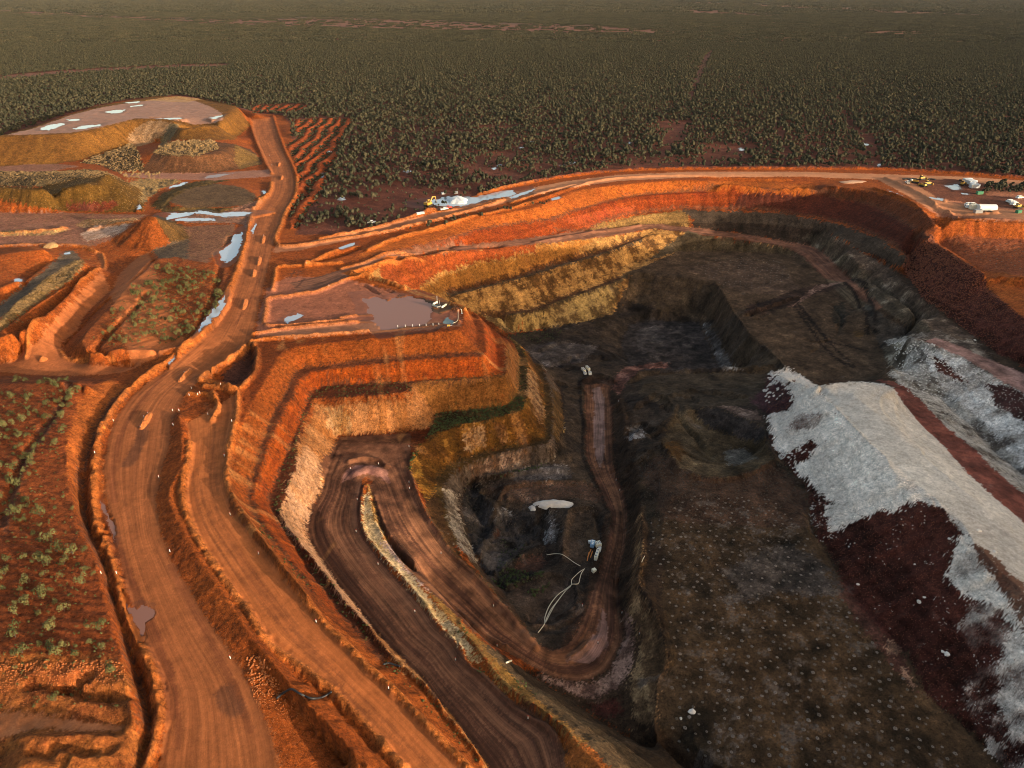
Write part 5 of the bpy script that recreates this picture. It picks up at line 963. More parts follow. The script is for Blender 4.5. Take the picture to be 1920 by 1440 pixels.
allz = sample(Z, allb[:,0], allb[:,1]); apx, apy, add_ = proj(allb[:,0], allb[:,1], allz)
log('bushes', len(allb))
mul_c = [crown_mesh('mulga_crown', M['leaf'], 1.85, .8, 2.3, 130, .36, k, 2+k % 2) for k in range(4)]
mul_t = [trunk_mesh('mulga_trunk', 2.5, 2.0, k) for k in range(4)]
# near shrubs (left side of the mine), individually placed
SHZ = [("-20,735 60,700 130,712 135,760 118,850 70,900 0,960 -20,960", 2.2, .55, "shrub beside the old track left of the haul road"),
 ("0,975 40,920 90,890 124,860 130,930 150,1000 178,1060 190,1110 205,1160 222,1215 120,1235 60,1225 0,1235 -20,1100", 2.15, .60, "pale green shrub on the ripped terrace left of the haul road"),
 ("0,1235 100,1240 225,1240 235,1300 150,1330 0,1330", 3.4, .12, "lone green shrub on the eroded orange bank at lower left"),
 ("165,640 225,565 290,505 330,495 410,520 422,545 395,590 360,625 320,640 230,650", 2.3, .62, "low shrub on the scraped orange mound left of the haul road"),
 ("355,590 395,560 420,540 425,552 400,590 365,625 330,650 310,648", 2.4, .9, "bushy shrub along the drain beside the haul road"),
 ("225,590 290,510 330,485 350,520 300,560 250,600", 3.0, .35, "shrub on the crest of the scraped orange mound"),
 ("120,710 200,703 215,712 160,722 140,750 125,790 112,790", 2.4, .8, "green shrub at the top corner of the terrace")]
ns = []
for zi, (s, sp, dens, lab) in enumerate(SHZ):
    p = pts(s); xs, ys_ = unproj(p[:,0], p[:,1], 3.0)
    gx, gy = np.meshgrid(np.arange(xs.min(), xs.max(), sp), np.arange(ys_.min(), ys_.max(), sp)); g = np.stack([gx.ravel(), gy.ravel()], -1)+rng.uniform(-sp*.5, sp*.5, (gx.size, 2))
    z_ = sample(Z, g[:,0], g[:,1]); a, b, _ = proj(g[:,0], g[:,1], z_)
    m = inpoly(a, b, p) & (rng.random(len(g)) < dens*(0.62 if zi < 3 else .75)) & (fbm(g[:,0], g[:,1], 7, 2, 40+zi) > -.25)
    for q, zz in zip(g[m], z_[m]): ns.append((q[0], q[1], zz, rng.choice([rng.uniform(.35,.7), rng.uniform(.6,1.25)], p=[.55,.45]), zi))
log('near shrubs', len(ns))
shr_c = [crown_mesh('shrub_crown', M['leafp'], 1.05, .2, 2.0, 260, .10, 20+k, 5) for k in range(4)]
shr_t = [trunk_mesh('shrub_trunk', 1.1, .9, 20+k) for k in range(4)]
cands = []
for (x, y, z, s, zi) in ns:
    _, _, d = proj(np.array([x]), np.array([y]), np.array([z])); cands.append((1.25*s/float(d[0]), 's', x, y, z, s, zi))
order = np.argsort(-(2.5*alls/add_)*((apx > 0) & (apx < 1920) & (apy > 0)))[:260]
for i in order: cands.append((2.5*alls[i]/add_[i], 'm', allb[i,0], allb[i,1], allz[i], alls[i], i))
cands.sort(key=lambda t: -t[0]); single = cands[:300]; used = {c[6] for c in single if c[1] == 'm'}; used_s = {(c[2], c[3]) for c in single if c[1] == 's'}
def mulga_label(x, y, s):
    w = 'broad' if s > 1.2 else 'mid-sized' if s > .95 else 'small rounded'
    a, b, _ = proj(np.array([x]), np.array([y]), np.array([0.])); a, b = float(a[0]), float(b[0])
    d = 'in front' if b > 322 else 'just behind the front row' if b > 306 else 'deeper in'
    if a < 640: return w+' olive mulga bush between the ripped ground and the road junction'
    if a < 800 and b > 340: return w+' olive mulga bush left of the rim pond'
    if a < 1100 and b > 340: return w+' olive mulga bush behind the rim pond'
    if a < 1150: return w+' olive mulga bush on red ground behind the rim pond, '+('near its left end' if a < 820 else 'above the sand heap' if a < 900 else 'above its middle' if a < 980 else 'beyond its right tip' if a < 1070 else 'well right of it')
    if a < 1330: return w+' mulga bush behind the bend of the rim road, '+d
    if a < 1480: return w+' mulga bush behind the middle far wall, '+d
    if a < 1650: return w+' mulga bush behind the right far wall, '+d
    if a > 1840 and b > 335: return w+' mulga bush between rim road and car park'
    return w+' mulga bush behind the equipment yard, '+d
def mulga_label_old(x, y):
    a, b, _ = proj(np.array([x]), np.array([y]), np.array([0.])); a, b = float(a[0]), float(b[0])
    if a < 640: return 'dark olive mulga bush between the ripped ground and the road junction'
    if a < 1100 and b > 340: return 'dark olive mulga bush close behind the far rim road'
    if a < 1150: return 'rounded mulga bush on open red ground behind the rim road'
    if a < 1500: return 'dense mulga bush in the thicket behind the middle of the rim road'
    return 'dense mulga bush in the thicket behind the equipment yard'
for k, (ap, ty, x, y, z, s, zi) in enumerate(single):
    big = s > .85; word = ('large ' if s > 1.0 else 'mid-sized ' if s > .75 else 'small ' if s > .55 else 'tiny ')
    if ty == 's':
        t = thing('shrub', word+SHZ[zi][3], 'shrub', (x, y, z), random.uniform(0, 6.28), 'shrubs dotted over the ground left of the haul road'); cm, tm = shr_c[k % 4], shr_t[k % 4]
    else:
        t = thing('mulga_bush', mulga_label(x, y, s), 'bush', (x, y, z), random.uniform(0, 6.28), 'mulga bushes behind the mine'); cm, tm = mul_c[k % 4], mul_t[k % 4]
    t.scale = (s, s, s*random.uniform(.85, 1.15))
    for nm, me in (('crown', cm), ('trunk', tm)):
        o = bpy.data.objects.new(nm, me); col.objects.link(o); o.parent = t
rest = np.array([i for i in range(len(allb)) if i not in used])
scatter('mulga_scrub', 'dark olive mulga scrub covering the red plain behind the mine', 'scrub', np.column_stack([allb[rest], allz[rest]]), alls[rest], mul_c, tilt=.05)
rs = [(x, y, z, s) for (x, y, z, s, zi) in ns if (x, y) not in used_s]
# tufts of grass and seedlings between the shrubs
def on_ground(m, n, seed=0, zoff=0.0):
    """n random points on the ground where the mask holds, evenly spread over area"""
    J = np.nonzero(m); w = (Wy[J[0]]*DU[J[1]]*DY[J[0]]); w = w/w.sum(); rg = np.random.default_rng(seed)
    k = rg.choice(len(w), n, p=w); x = X[J][k]+rg.uniform(-.5, .5, n)*Wy[J[0][k]]*DU[J[1][k]]; y = Y[J][k]+rg.uniform(-.5, .5, n)*DY[J[0][k]]
    return np.column_stack([x, y, sample(Z, x, y)+zoff])
tuft = [crown_mesh('tuft_piece', M['leafp'], .32, 0, .4, 16, .09, 60+k, 2) for k in range(2)]
pt = on_ground(mask("0,740 130,715 110,900 145,1000 225,1230 240,1330 0,1330") | mask("165,640 225,565 290,495 415,515 395,590 360,625 320,650 230,655"), 1100, 3)
if rs: scatter('small_shrubs', 'further small shrubs filling the scraped ground left of the haul road', 'shrubs', np.array([r[:3] for r in rs]), [r[3] for r in rs], shr_c)
scatter('grass_tufts', 'dry tufts and seedlings scattered over the scraped ground at left', 'grass', pt, np.random.default_rng(1).uniform(.4, 1.2, 1100), tuft)
tm_ = [crown_mesh('ripped_tuft', M['leaf'], .8, 0, .7, 14, .3, 80+k, 2) for k in range(2)]
pf = on_ground(mrip & (np.sin(ph*2*math.pi/9.0) < 0.0), 1500, 4)
scatter('furrow_scrub', 'low dark scrub growing along the furrows of the ripped red ground', 'scrub', pf, np.random.default_rng(2).uniform(.7, 1.5, len(pf)), tm_)
wd = [crown_mesh('weed_piece', M['weed'], .5, 0, .55, 26, .13, 70+k, 3) for k in range(2)]
mwd = (mask(V3+" "+rev(V3o), .3, (-25, -18)) & (PXX < 985) & (PYY > 745)) | mask("922,1085 945,1068 975,1070 1000,1078 1022,1072 1026,1078 1000,1088 965,1100 948,1112 930,1100", .6) | mask("1000,1120 985,1110 1010,1100 1030,1095 1025,1105") | mask("925,893 980,880 1025,868 1030,872 985,886 940,900") 
pw = on_ground(mwd, 700, 5)
mw2 = mask("930,615 1000,610 1060,620 1040,640 990,640 950,632") | mask("480,970 590,1110 560,1090 480,990") | mask(C3+" "+rev(T2), .5) | mask("870,900 900,920 920,950 890,960 875,930") | mask("940,1010 960,1030 1000,1010 960,1070 930,1090") | mask("950,1260 1000,1290 1010,1310 980,1300") | mask("850,1175 872,1165 880,1185 870,1200 858,1195",.5) | mask("880,1250 925,1285 960,1315 940,1290 900,1250")
pw2 = on_ground(mw2 | mask(V3+' '+rev(V3o), .3, (-25, -18)), 900, 6)
scatter('pit_weeds', 'green weeds growing on the benches and in the wet bowl of the pit', 'weeds', np.vstack([pw, pw2]), np.r_[np.random.default_rng(3).uniform(.35, 1.2, len(pw)), np.random.default_rng(4).uniform(.3, .8, len(pw2))], wd)
# far scrub patches
def patch_mesh(seed, n=26, span=27):
    rg = np.random.default_rng(seed); V = []; Fc = []
    for _ in range(n):
        cx, cy = rg.uniform(-span/2, span/2, 2); r = rg.uniform(1.2, 2.5)
        for _ in range(14):
            d = rg.normal(0, 1, 3); d[2] = abs(d[2])-.2; d /= np.linalg.norm(d); p = np.array((cx, cy, 1.4*r/2))+d*np.array((r, r, r*.8)); nn = d+rg.normal(0,.3,3); nn /= np.linalg.norm(nn)
            a = np.cross(nn, (0,0,1.)); a /= np.linalg.norm(a)+1e-6; b = np.cross(nn, a); q = .42*r; k = len(V)
            V += [p-a*q-b*q, p+a*q-b*q, p+a*q+b*q, p-a*q+b*q]; Fc.append((k, k+1, k+2, k+3))
    return meshdata('scrub_patch_piece', V, Fc, M['leaf'])
p1 = bush_candidates(1905, 4200, 26); p2 = bush_candidates(4200, 11000, 60)
def farkeep(p):
    a, b, _ = proj(p[:,0], p[:,1], np.zeros(len(p))); k = np.ones(len(p), bool)
    for s in BARE: k &= ~inpoly(a, b, pts(s)) | (rng.random(len(p)) < .25)
    return p[k & (a > -420) & (a < 2340)]
p1, p2 = farkeep(p1), farkeep(p2)
PA = np.vstack([np.column_stack([p1, np.zeros(len(p1))]), np.column_stack([p2, np.zeros(len(p2))])])
scatter('distant_scrub', 'continuous mulga scrub fading to the horizon across the plain', 'scrub', PA, np.r_[np.ones(len(p1)), np.full(len(p2), 2.3)], [patch_mesh(k) for k in range(4)])
log('far scrub', len(PA))

# ------------------------------------------------------------------ rocks
rk = {k: [rock_mesh(k+'_piece', M[k], 5*i+7) for i in range(3)] for k in ('rockw', 'rockr', 'rocko', 'rockd', 'clod')}
def rocks(name, label, m, n, key, lo, hi, seed, p=2.5):
    P3 = on_ground(m, n, seed); s = lo+(hi-lo)*np.random.default_rng(seed).random(n)**p
    return scatter(name, label, 'rocks', P3, s, rk[key], tilt=1.0)
slm = mask(SLOPE, 1.5)
wm = slm & (C.min(-1) > .18)
rocks('pale_rubble', 'pale rubble spilled down the dark red face of the white ridge', wm, 12000, 'rockw', .08, .8, 11, 5)
wb_ = wm.astype(np.float32)
for _ in range(14): wb_[1:-1,1:-1] = .25*(wb_[:-2,1:-1]+wb_[2:,1:-1]+wb_[1:-1,:-2]+wb_[1:-1,2:])
for k_ in (6, 12, 20, 30): wb_ = .2*(wb_+np.roll(wb_, k_, 0)+np.roll(wb_, -k_, 0)+np.roll(wb_, k_, 1)+np.roll(wb_, -k_, 1))
edge_ = slm & ~wm & (rng.random(Z.shape) < (np.clip(wb_*1.3, 0, 1)**1.7+.02)*smooth(-.1, .5, N6_+.8*N2))
rocks('scattered_pale_rocks', 'scattered white rocks on the dark red slope', edge_, 4200, 'rockw', .06, .6, 12, 5)
rocks('red_rubble', 'dark red blasted rubble on the slopes around the pit', (slm & ~wm) | mask("1747,440 1753,455 1800,486 1843,512 1850,540 1890,572 1920,597 1920,687 1872,664 1830,633 1788,602 1731,560 1690,500 1702,480"), 9000, 'rockr', .12, .7, 13, 3)
rocks('ochre_rubble', 'ochre and brown boulders heaped between the waste dumps', (RUB > .9) & (PYY < 640) & (PXX < 520), 6500, 'rocko', .35, 1.5, 14, 3)
rocks('dump_debris', 'stones and clods littering the flats between the left dumps', mask('0,400 200,400 440,400 430,500 350,500 200,480 170,560 110,600 0,640') | mask('0,322 200,322 268,356 275,398 0,398') | mask('220,322 300,320 300,350 240,345'), 2600, 'rocko', .2, 1.1, 21, 4)
rocks('soil_clods', 'orange clods and stones strewn over the left bank', mask("0,1240 228,1240 245,1310 262,1440 0,1440") | mask("490,1230 640,1440 520,1440 500,1380 470,1290 460,1230"), 2600, 'clod', .06, .34, 15, 4)
rocks('white_ridge_stones', 'white stones on the crest and flanks of the pale ridges', mask(WTOP) | mask("1670,640 1740,640 1886,720 1930,745 1930,930 1830,847 1732,757 1689,724"), 3500, 'rockw', .08, .5, 16, 3)
rocks('floor_stones', 'dark stones scattered over the pit floor and bowl', mask(DF) | mask("870,905 1120,905 1120,1060 1040,1180 950,1120 880,1000"), 5200, 'rockd', .07, .4, 17, 2)
log('rocks')
BO = [(1298,1334,2.0,.35,"large flat pale boulder lying alone on the drilled pit floor"),(1277,1347,.9,.4,"small pale boulder beside the large flat one on the pit floor"),(1609,1096,1.0,.8,"single white boulder on the edge of the red slope above the drilled floor"),(1596,820,1.3,.7,"white boulder near the crest of the white ridge"),(1780,1010,1.1,.7,"pale boulder high on the grey slope below the ridge crest"),(1785,1072,1.2,.6,"pale boulder on the white fan right of the red slope"),(1723,1128,1.3,.7,"white boulder at the lower tip of the white fan"),(1733,1120,.9,.7,"small white boulder at the tip of the white fan"),(1776,1226,1.6,.7,"big white boulder cluster low on the dark red slope"),(1768,1222,1.0,.7,"white boulder left of the big one on the dark red slope"),(1715,1058,.8,.7,"white stone below the red slope's middle"),(1545,887,1.2,.6,"tan boulder on the white rubble slope"),(1836,995,1.5,.6,"white boulder on top of the ridge near its crest"),(1866,1035,1.3,.6,"pale boulder on the ridge top beside the crest edge"),(1802,1105,1.0,.7,"white stone beside the grey streaks of the slope"),(1592,1025,.8,.7,"white stone on the red slope below the white spill"),(1828,638,1.3,.7,"grey boulder on the pale bench below the red blasted slope"),(1786,479,1.6,.7,"brown boulder at the top of the red blasted slope")]
for i, (bx, by, s, fl, lab) in enumerate(BO):
    o = bpy.data.objects.new('boulder', rock_mesh('boulder', M['rockw'] if i not in (17,) else M['rocko'], 100+i, fl)); col.objects.link(o); o.location = G(bx, by); s *= .62; o.scale = (s, s*.75, s*.8); o.rotation_euler = (0,0,i*1.3); tag(o, lab, 'boulder', 'boulders around the pit')

# ------------------------------------------------------------------ blast holes
def collar_meshes():
    bm = MB(); n = 14
    prof = ((.14,-.3),(.16,.14),(.30,.20),(.62,.02),(.70,-.05))
    rings = [[bm.verts.new((r*math.cos(2*math.pi*k/n)*(1+.12*math.sin(k*2.3)), r*math.sin(2*math.pi*k/n)*(1+.12*math.cos(k*1.7)), z)) for k in range(n)] for r, z in prof]
    for i in range(len(rings)-1):
        for k in range(n): bm.faces.new((rings[i][k], rings[i][(k+1)%n], rings[i+1][(k+1)%n], rings[i+1][k]))
    me = bpy.data.meshes.new('cuttings_ring'); bmesh.ops.recalc_face_normals(bm, faces=bm.faces); bm.to_mesh(me); bm.free(); me.materials.append(M['cutting'])
    me2 = meshdata('hole', [(.2*math.cos(a*.785), .2*math.sin(a*.785), .02) for a in range(8)], [tuple(range(8))], M['hole'])  # flat dark disc stands in for the unlit inside of the hole
    return me, me2
ring_me, hole_me = collar_meshes()
def hole_grid(s, z, dx, dy, ang, jit=.25):
    p = pts(s); xs, ys_ = unproj(p[:,0], p[:,1], z); c = (xs.mean(), ys_.mean()); L_ = max(xs.max()-xs.min(), ys_.max()-ys_.min())
    out = []
    nI = int(L_/dx)+2; nJ = int(L_/dy)+2
    for j in range(-nJ, nJ):
        for i in range(-nI, nI):
            u = (i+(j % 2)*.5)*dx; v = j*dy; out.append((c[0]+u*math.cos(ang)-v*math.sin(ang), c[1]+u*math.sin(ang)+v*math.cos(ang)))
    o = np.array(out)+rng.normal(0, jit*1.7, (len(out), 2)); zz = sample(Z, o[:,0], o[:,1]); a, b, d = proj(o[:,0], o[:,1], zz)
    m = inpoly(a, b, p) & (rng.random(len(o)) < .93); return np.column_stack([o[m], zz[m]]), d[m]
hg, hd = hole_grid("1215,985 1300,925 1450,935 1505,985 1540,1060 1600,1150 1690,1260 1760,1360 1830,1445 1700,1480 1330,1480 1262,1400 1255,1300 1262,1200 1240,1100 1215,1040", -28.5, 3.0, 2.45, .13)
o_ = np.argsort(hd); hg = hg[o_]; log('holes', len(hg))
def holelabel(a, b):
    c = 'near the lower edge of the drilled floor' if b > 1300 else 'in the middle of the drilled floor' if b > 1120 else 'in the upper part of the drilled floor'
    return 'pale cuttings ring round a blast hole '+c
for x, y, z in hg[:300]:
    a, b, _ = proj(np.array([x]), np.array([y]), np.array([z]))
    t = thing('blast_hole', holelabel(float(a[0]), float(b[0])), 'blast hole', (x, y, z), random.uniform(0, 6.28), 'blast holes drilled in rows across the pit floor'); s = random.uniform(.45, .78); t.scale = (s, s, s)
    for nm, me in (('cuttings_ring', ring_me), ('hole', hole_me)): o = bpy.data.objects.new(nm, me); col.objects.link(o); o.parent = t
hg2, _ = hole_grid("1300,490 1400,482 1460,488 1490,520 1440,540 1360,540 1320,515", -35, 3.6, 3.6, .1); hg3, _ = hole_grid("1770,450 1920,455 1920,505 1850,500 1800,475", -7.5, 4.4, 4.4, .3)
scatter('far_blast_holes', 'many more blast hole collars in rows on the pit floor and far benches', 'blast holes', np.vstack([hg[300:], hg2, hg3]), np.r_[np.random.default_rng(8).uniform(.42, .74, len(hg)-300), np.full(len(hg2)+len(hg3), .6)], [ring_me])
# ------------------------------------------------------------------ standing water
def water_mat(name, c, rough, sp):
    m, nt, b = nodes(name); b.inputs['Base Color'].default_value = (*c, 1); b.inputs['Roughness'].default_value = rough; b.inputs['Specular IOR Level'].default_value = sp
    n = nt.nodes.new('ShaderNodeTexNoise'); n.inputs['Scale'].default_value = 1.2; n.inputs['Detail'].default_value = 2; g = nt.nodes.new('ShaderNodeNewGeometry'); nt.links.new(g.outputs['Position'], n.inputs['Vector'])
    bp = nt.nodes.new('ShaderNodeBump'); bp.inputs['Strength'].default_value = .03; bp.inputs['Distance'].default_value = .1; nt.links.new(n.outputs[0], bp.inputs['Height']); nt.links.new(bp.outputs[0], b.inputs['Normal'])
    return m
WM = dict(clear=water_mat('rain_water_sky_tint', (.30,.33,.38), .06, .9), mud=water_mat('muddy_water', (.20,.095,.07), .38, .2), teal=water_mat('teal_water', (.10,.13,.11), .1, .6), pale=water_mat('milky_water', (.28,.32,.37), .12, .7))  # rain water's pale base colour stands in for reflected sky
for kind, p, lev, lab in PUD:
    x, y = unproj(p[:,0], p[:,1], lev); q = np.column_stack([x, y])
    bm = MB(); vs = []
    for k in range(len(q)):
        a, b = q[k], q[(k+1) % len(q)]; L_ = np.hypot(*(b-a)); n = max(1, int(L_/1.2)); nn = np.array([-(b-a)[1], (b-a)[0]])/(L_+1e-6)
        for t in range(n): w = a+(b-a)*t/n+nn*random.uniform(-.25, .25)*min(1, L_*.15); vs.append(bm.verts.new((w[0], w[1], lev)))
    bm.faces.new(vs); bmesh.ops.triangulate(bm, faces=bm.faces); bmesh.ops.recalc_face_normals(bm, faces=bm.faces)
    o = obj('puddle', bm, WM[kind]); tag(o, lab, 'puddle', kind='structure')
    if o.data.polygons[0].normal.z < 0: o.data.flip_normals()
# ------------------------------------------------------------------ heaps
def heap(name, a, b, w, h, m, label, cat, group=None, seed=0, seg=14):
    """a long heap of loose soil from picture position a to b"""
    A, B_ = G(*a), G(*b); d = (B_-A); d.z = 0; Ln = max(d.length, .5); rz = math.atan2(d.y, d.x); c = (A+B_)/2; c.z = float(H(c.x, c.y))-.05
    rg = np.random.default_rng(seed); bm = MB(); grid = []
    for i in range(seg+1):
        row = []
        for j in range(9):
            u = i/seg*2-1; v = j/4-1; e = max(0, 1-abs(u)**2.5)**.5; f = max(0, 1-abs(v)**1.6)
            row.append(bm.verts.new((u*Ln*.58, v*w*(.35+.65*e)+rg.normal(0, .04)*w, h*e*f*rg.uniform(.82, 1.12)-.05)))
        grid.append(row)
    for i in range(seg):
        for j in range(8): bm.faces.new((grid[i][j], grid[i+1][j], grid[i+1][j+1], grid[i][j+1]))
    o = obj(name, bm, m); o.location = c; o.rotation_euler = (0, 0, rz); tag(o, label, cat, group)
    if o.data.polygons[40].normal.z < 0: o.data.flip_normals()
    return o
HG = 'earth mounds set along the middle of the haul road'
for i, (a, b, lab) in enumerate([((265,804),(281,776),'elongated orange earth mound on the wide haul road bend, nearest of the row'),((336,716),(357,696),'elongated orange earth mound on the haul road below the red pad'),((456,580),(461,562),'small earth mound on the haul road beside the flooded pad'),((475,519),(477,507),'small earth mound on the haul road by the ramp turnoff'),((484,497),(487,483),'small earth mound on the haul road below the junction'),((492,456),(495,443),'small earth mound at the fork with the rim road'),((522,312),(524,305),'tiny earth mound near the side track to the dumps, upper one'),((527,337),(529,330),'tiny earth mound near the side track to the dumps, lower one')]):
    heap('earth_mound', a, b, 1.35, 1.35, M['soil'], lab, 'earth mound', HG, i)
heap('earth_mound', (77,679), (85,671), 1.4, 1.6, M['soil'], 'round orange soil heap standing alone in the left side road', 'earth mound', None, 30)
mp = mat('pale_stockpile', (.42,.40,.385), .95, noise=.15, scale=.6)
def stock(px_, py_, rx, ry, h, m, label, seed, name='stockpile'):
    c = G(px_, py_); bm = MB(); rg = np.random.default_rng(seed); rings = []; n = 26
    per = 1+.18*np.sin(np.arange(n)*2*math.pi/n*2+seed)+.10*np.sin(np.arange(n)*2*math.pi/n*5)
    for k, (r, z) in enumerate(((1.0,-.3),(.86,.28),(.62,.72),(.34,.95),(.12,1.0))):
        rings.append([bm.verts.new((rx*r*per[i]*math.cos(2*math.pi*i/n)*rg.uniform(.95,1.05), ry*r*per[i]*math.sin(2*math.pi*i/n)*rg.uniform(.95,1.05), h*z*rg.uniform(.9,1.05))) for i in range(n)])
    for k in range(4):
        for i in range(n): bm.faces.new((rings[k][i], rings[k][(i+1)%n], rings[k+1][(i+1)%n], rings[k+1][i]))
    bm.faces.new(rings[-1]); o = obj(name, bm, m); o.location = c; tag(o, label, 'stockpile'); return o
stock(1040, 946, 6.2, 2.6, 1.5, mp, 'pale grey stockpile of crushed rock in the bowl of the pit', 2)
stock(999, 953, 1.3, 1.6, .8, mp, 'small pale heap left of the grey stockpile', 3)
stock(858, 376, 8, 9, 2.0, mat('blue_grey_sand', (.50,.53,.56), .9, noise=.1), 'pale blue-grey sand heap beside the rim pond', 4)
stock(96, 463, 4.0, 4.2, 2.0, mat('yellow_gravel', (.27,.16,.07), .95, noise=.3), 'yellow gravel heap beside the left channel', 5)
stock(1600, 341, 9, 5, .6, mat('pale_gravel', (.42,.24,.15), .95, noise=.2), 'low pale gravel heap beside the rim road', 7)
# ------------------------------------------------------------------ guide posts
pb = MB(); tube(pb, [(0,0,-.1),(0,0,1.05)], .11, 6); post_o = obj('guide_post_mesh', pb, M['white']); post_me = post_o.data; bpy.data.objects.remove(post_o)
pb = MB(); tube(pb, [(0,0,1.04),(0,0,1.22)], .13, 6); cp = obj('c', pb, M['red']); cap_me = cp.data; bpy.data.objects.remove(cp)
pb = MB(); tube(pb, [(0,0,-.02),(0,0,.1)], [.28,.2], 8); cp = obj('c', pb, M['black']); base_me = cp.data; bpy.data.objects.remove(cp)
POSTS = [(319,1035,'right edge of the main haul road'),(298,896,'right edge of the main haul road'),(324,771,'tip of the island between the two roads'),(336,771,'tip of the island between the two roads'),(325,798,'tip of the island between the two roads'),(355,742,'curved mound at the road fork'),(371,741,'curved mound at the road fork'),(390,778,'curved mound at the road fork'),(359,729,'road fork'),(435,791,'outer edge of the second road'),(421,856,'outer edge of the second road'),(432,966,'outer edge of the second road'),(485,1039,'outer edge of the second road'),(593,1167,'outer edge of the second road'),(432,1235,'right edge of the main haul road, lower stretch'),(729,1292,'outer edge of the second road, lower stretch'),(278,777,'nearest mid-road mound'),(264,803,'nearest mid-road mound'),(270,783,'nearest mid-road mound'),(213,790,'left berm of the main haul road'),(178,850,'left berm of the main haul road'),(346,700,'second mid-road mound'),(357,695,'second mid-road mound'),(375,738,'road fork'),(414,722,'shaded hollow beside the haul road'),(462,565,'third mid-road mound'),(478,508,'fourth mid-road mound'),(487,484,'fifth mid-road mound'),(494,443,'mound at the rim road fork'),(505,292,'upper haul road left edge'),(510,310,'upper haul road left edge'),(617,537,'lower edge of the far ramp'),(574,494,'junction berm'),(190,1076,'trench left of the haul road'),(219,1076,'left berm of the haul road'),
 (767,838,'hairpin pad'),(767,905,'outer edge of the hairpin ramp'),(768,917,'outer edge of the hairpin ramp'),(657,880,'mound inside the hairpin'),(710,871,'mound inside the hairpin'),(670,938,'inner edge of the hairpin ramp'),(668,998,'inner edge of the hairpin ramp'),(709,1059,'inner edge of the dark ramp'),(778,1148,'inner edge of the dark ramp'),(854,1238,'inner edge of the dark ramp'),(990,1348,'inner edge of the dark ramp'),(827,1038,'bank above the lower ramp'),(925,1137,'bank above the lower ramp'),(932,1212,'outer edge of the lower ramp'),(1121,1206,'low mound inside the bottom loop'),(1092,1137,'pale patch near the bottom loop'),(1162,920,'berm of the lower haul road'),(1155,901,'berm of the lower haul road'),(1199,1189,'bank right of the bottom loop'),(1166,1150,'right edge of the bottom loop'),(1160,753,'upper end of the lower haul road')]
for i, (a, b, lab) in enumerate(POSTS):
    t = thing('guide_post', 'short white post at the '+lab, 'guide post', G(a, b), 0, 'white guide posts along the mine roads'); t.scale = (.75,.75,.85)
    for nm, me in (('post', post_me), ('reflector_cap', cap_me), ('base', base_me)): o = bpy.data.objects.new(nm, me); col.objects.link(o); o.parent = t
for k, a in enumerate((746,760,774,787,799,812,823)):
    t = thing('guide_post', 'white post on the front edge of the flooded pad, '+('left end' if k == 0 else 'right end' if k == 6 else 'in the row between the ends'), 'guide post', G(a, 614-k*.7), 0, 'white marker posts along the pad edge')
    for nm, me in (('post', post_me), ('base', base_me)): o = bpy.data.objects.new(nm, me); col.objects.link(o); o.parent = t
# ------------------------------------------------------------------ machines
def wheels(t, xs, y, r, w, dark='black'):
    for x in xs:
        for s in (-1, 1):
            bm = MB(); tube(bm, [(x, s*y-w/2, r), (x, s*y+w/2, r)], r, 14); wh = obj('wheel', bm, M[dark], t)
            bm = MB(); tube(bm, [(x, s*y-w/2-.02, r), (x, s*y+w/2+.02, r)], r*.5, 10); obj('rim', bm, M['steel'], wh)
def pickup(px_, py_, rz, label, bodym='white', group=None):
    t = thing('pickup_truck', label, 'truck', G(px_, py_), rz, group)
    bm = MB(); box(bm, (0,0,.75), (5.0,1.85,.6)); box(bm, (1.6,0,1.12), (1.5,1.75,.2)); obj('body', bm, M[bodym], t)
    bm = MB(); box(bm, (.1,0,1.5), (1.7,1.7,.75), 0, .8); cab = obj('cab', bm, M[bodym], t)
    bm = MB(); box(bm, (.1,0,1.52), (1.62,1.74,.42), 0, .88); obj('window', bm, M['glass'], cab)
    bm = MB(); box(bm, (-1.6,.85,1.2), (1.8,.08,.4)); box(bm, (-1.6,-.85,1.2), (1.8,.08,.4)); box(bm, (-2.45,0,1.2), (.08,1.7,.4)); obj('tray', bm, M['steel'], t)
    wheels(t, (-1.5,1.5), .85, .4, .28)
    for s in (-1,1):
        bm = MB(); box(bm, (2.51,s*.65,.85), (.05,.3,.18)); obj('headlight', bm, M['silver'], t)
    return t
def excavator(px_, py_, rz, label, sc_=1.0):
    t = thing('excavator', label, 'excavator', G(px_, py_), rz); t.scale = (sc_,)*3
    for s in (-1,1):
        bm = MB(); box(bm, (0,s*1.25,.45), (4.2,.6,.8)); tube(bm, [(2.1,s*1.25-.3,.45),(2.1,s*1.25+.3,.45)], .42, 12); tube(bm, [(-2.1,s*1.25-.3,.45),(-2.1,s*1.25+.3,.45)], .42, 12); obj('track', bm, M['black'], t)
    bm = MB(); box(bm, (-.5,0,1.6), (3.8,2.8,1.2)); box(bm, (-2.2,0,1.7), (.8,2.7,1.3)); obj('house', bm, M['yellow'], t)
    bm = MB(); box(bm, (.9,.9,2.3), (1.5,1.0,1.7), 0, .9); cab = obj('cab', bm, M['yellow'], t); bm = MB(); box(bm, (.95,.92,2.45), (1.52,1.02,.9), 0, .93); obj('window', bm, M['glass'], cab)
    bm = MB(); tube(bm, [(1,-.2,1.8),(3.2,-.2,4.2),(5.4,-.2,4.0)], [.4,.42,.28], 6); obj('boom', bm, M['yellow'], t)
    bm = MB(); tube(bm, [(5.4,-.2,4.2),(6.3,-.2,1.6)], [.32,.2], 6); obj('stick', bm, M['yellow'], t)
    bm = MB(); box(bm, (6.1,-.2,1.0), (1.0,1.3,1.0), 0, .7); obj('bucket', bm, M['steel'], t)
    return t
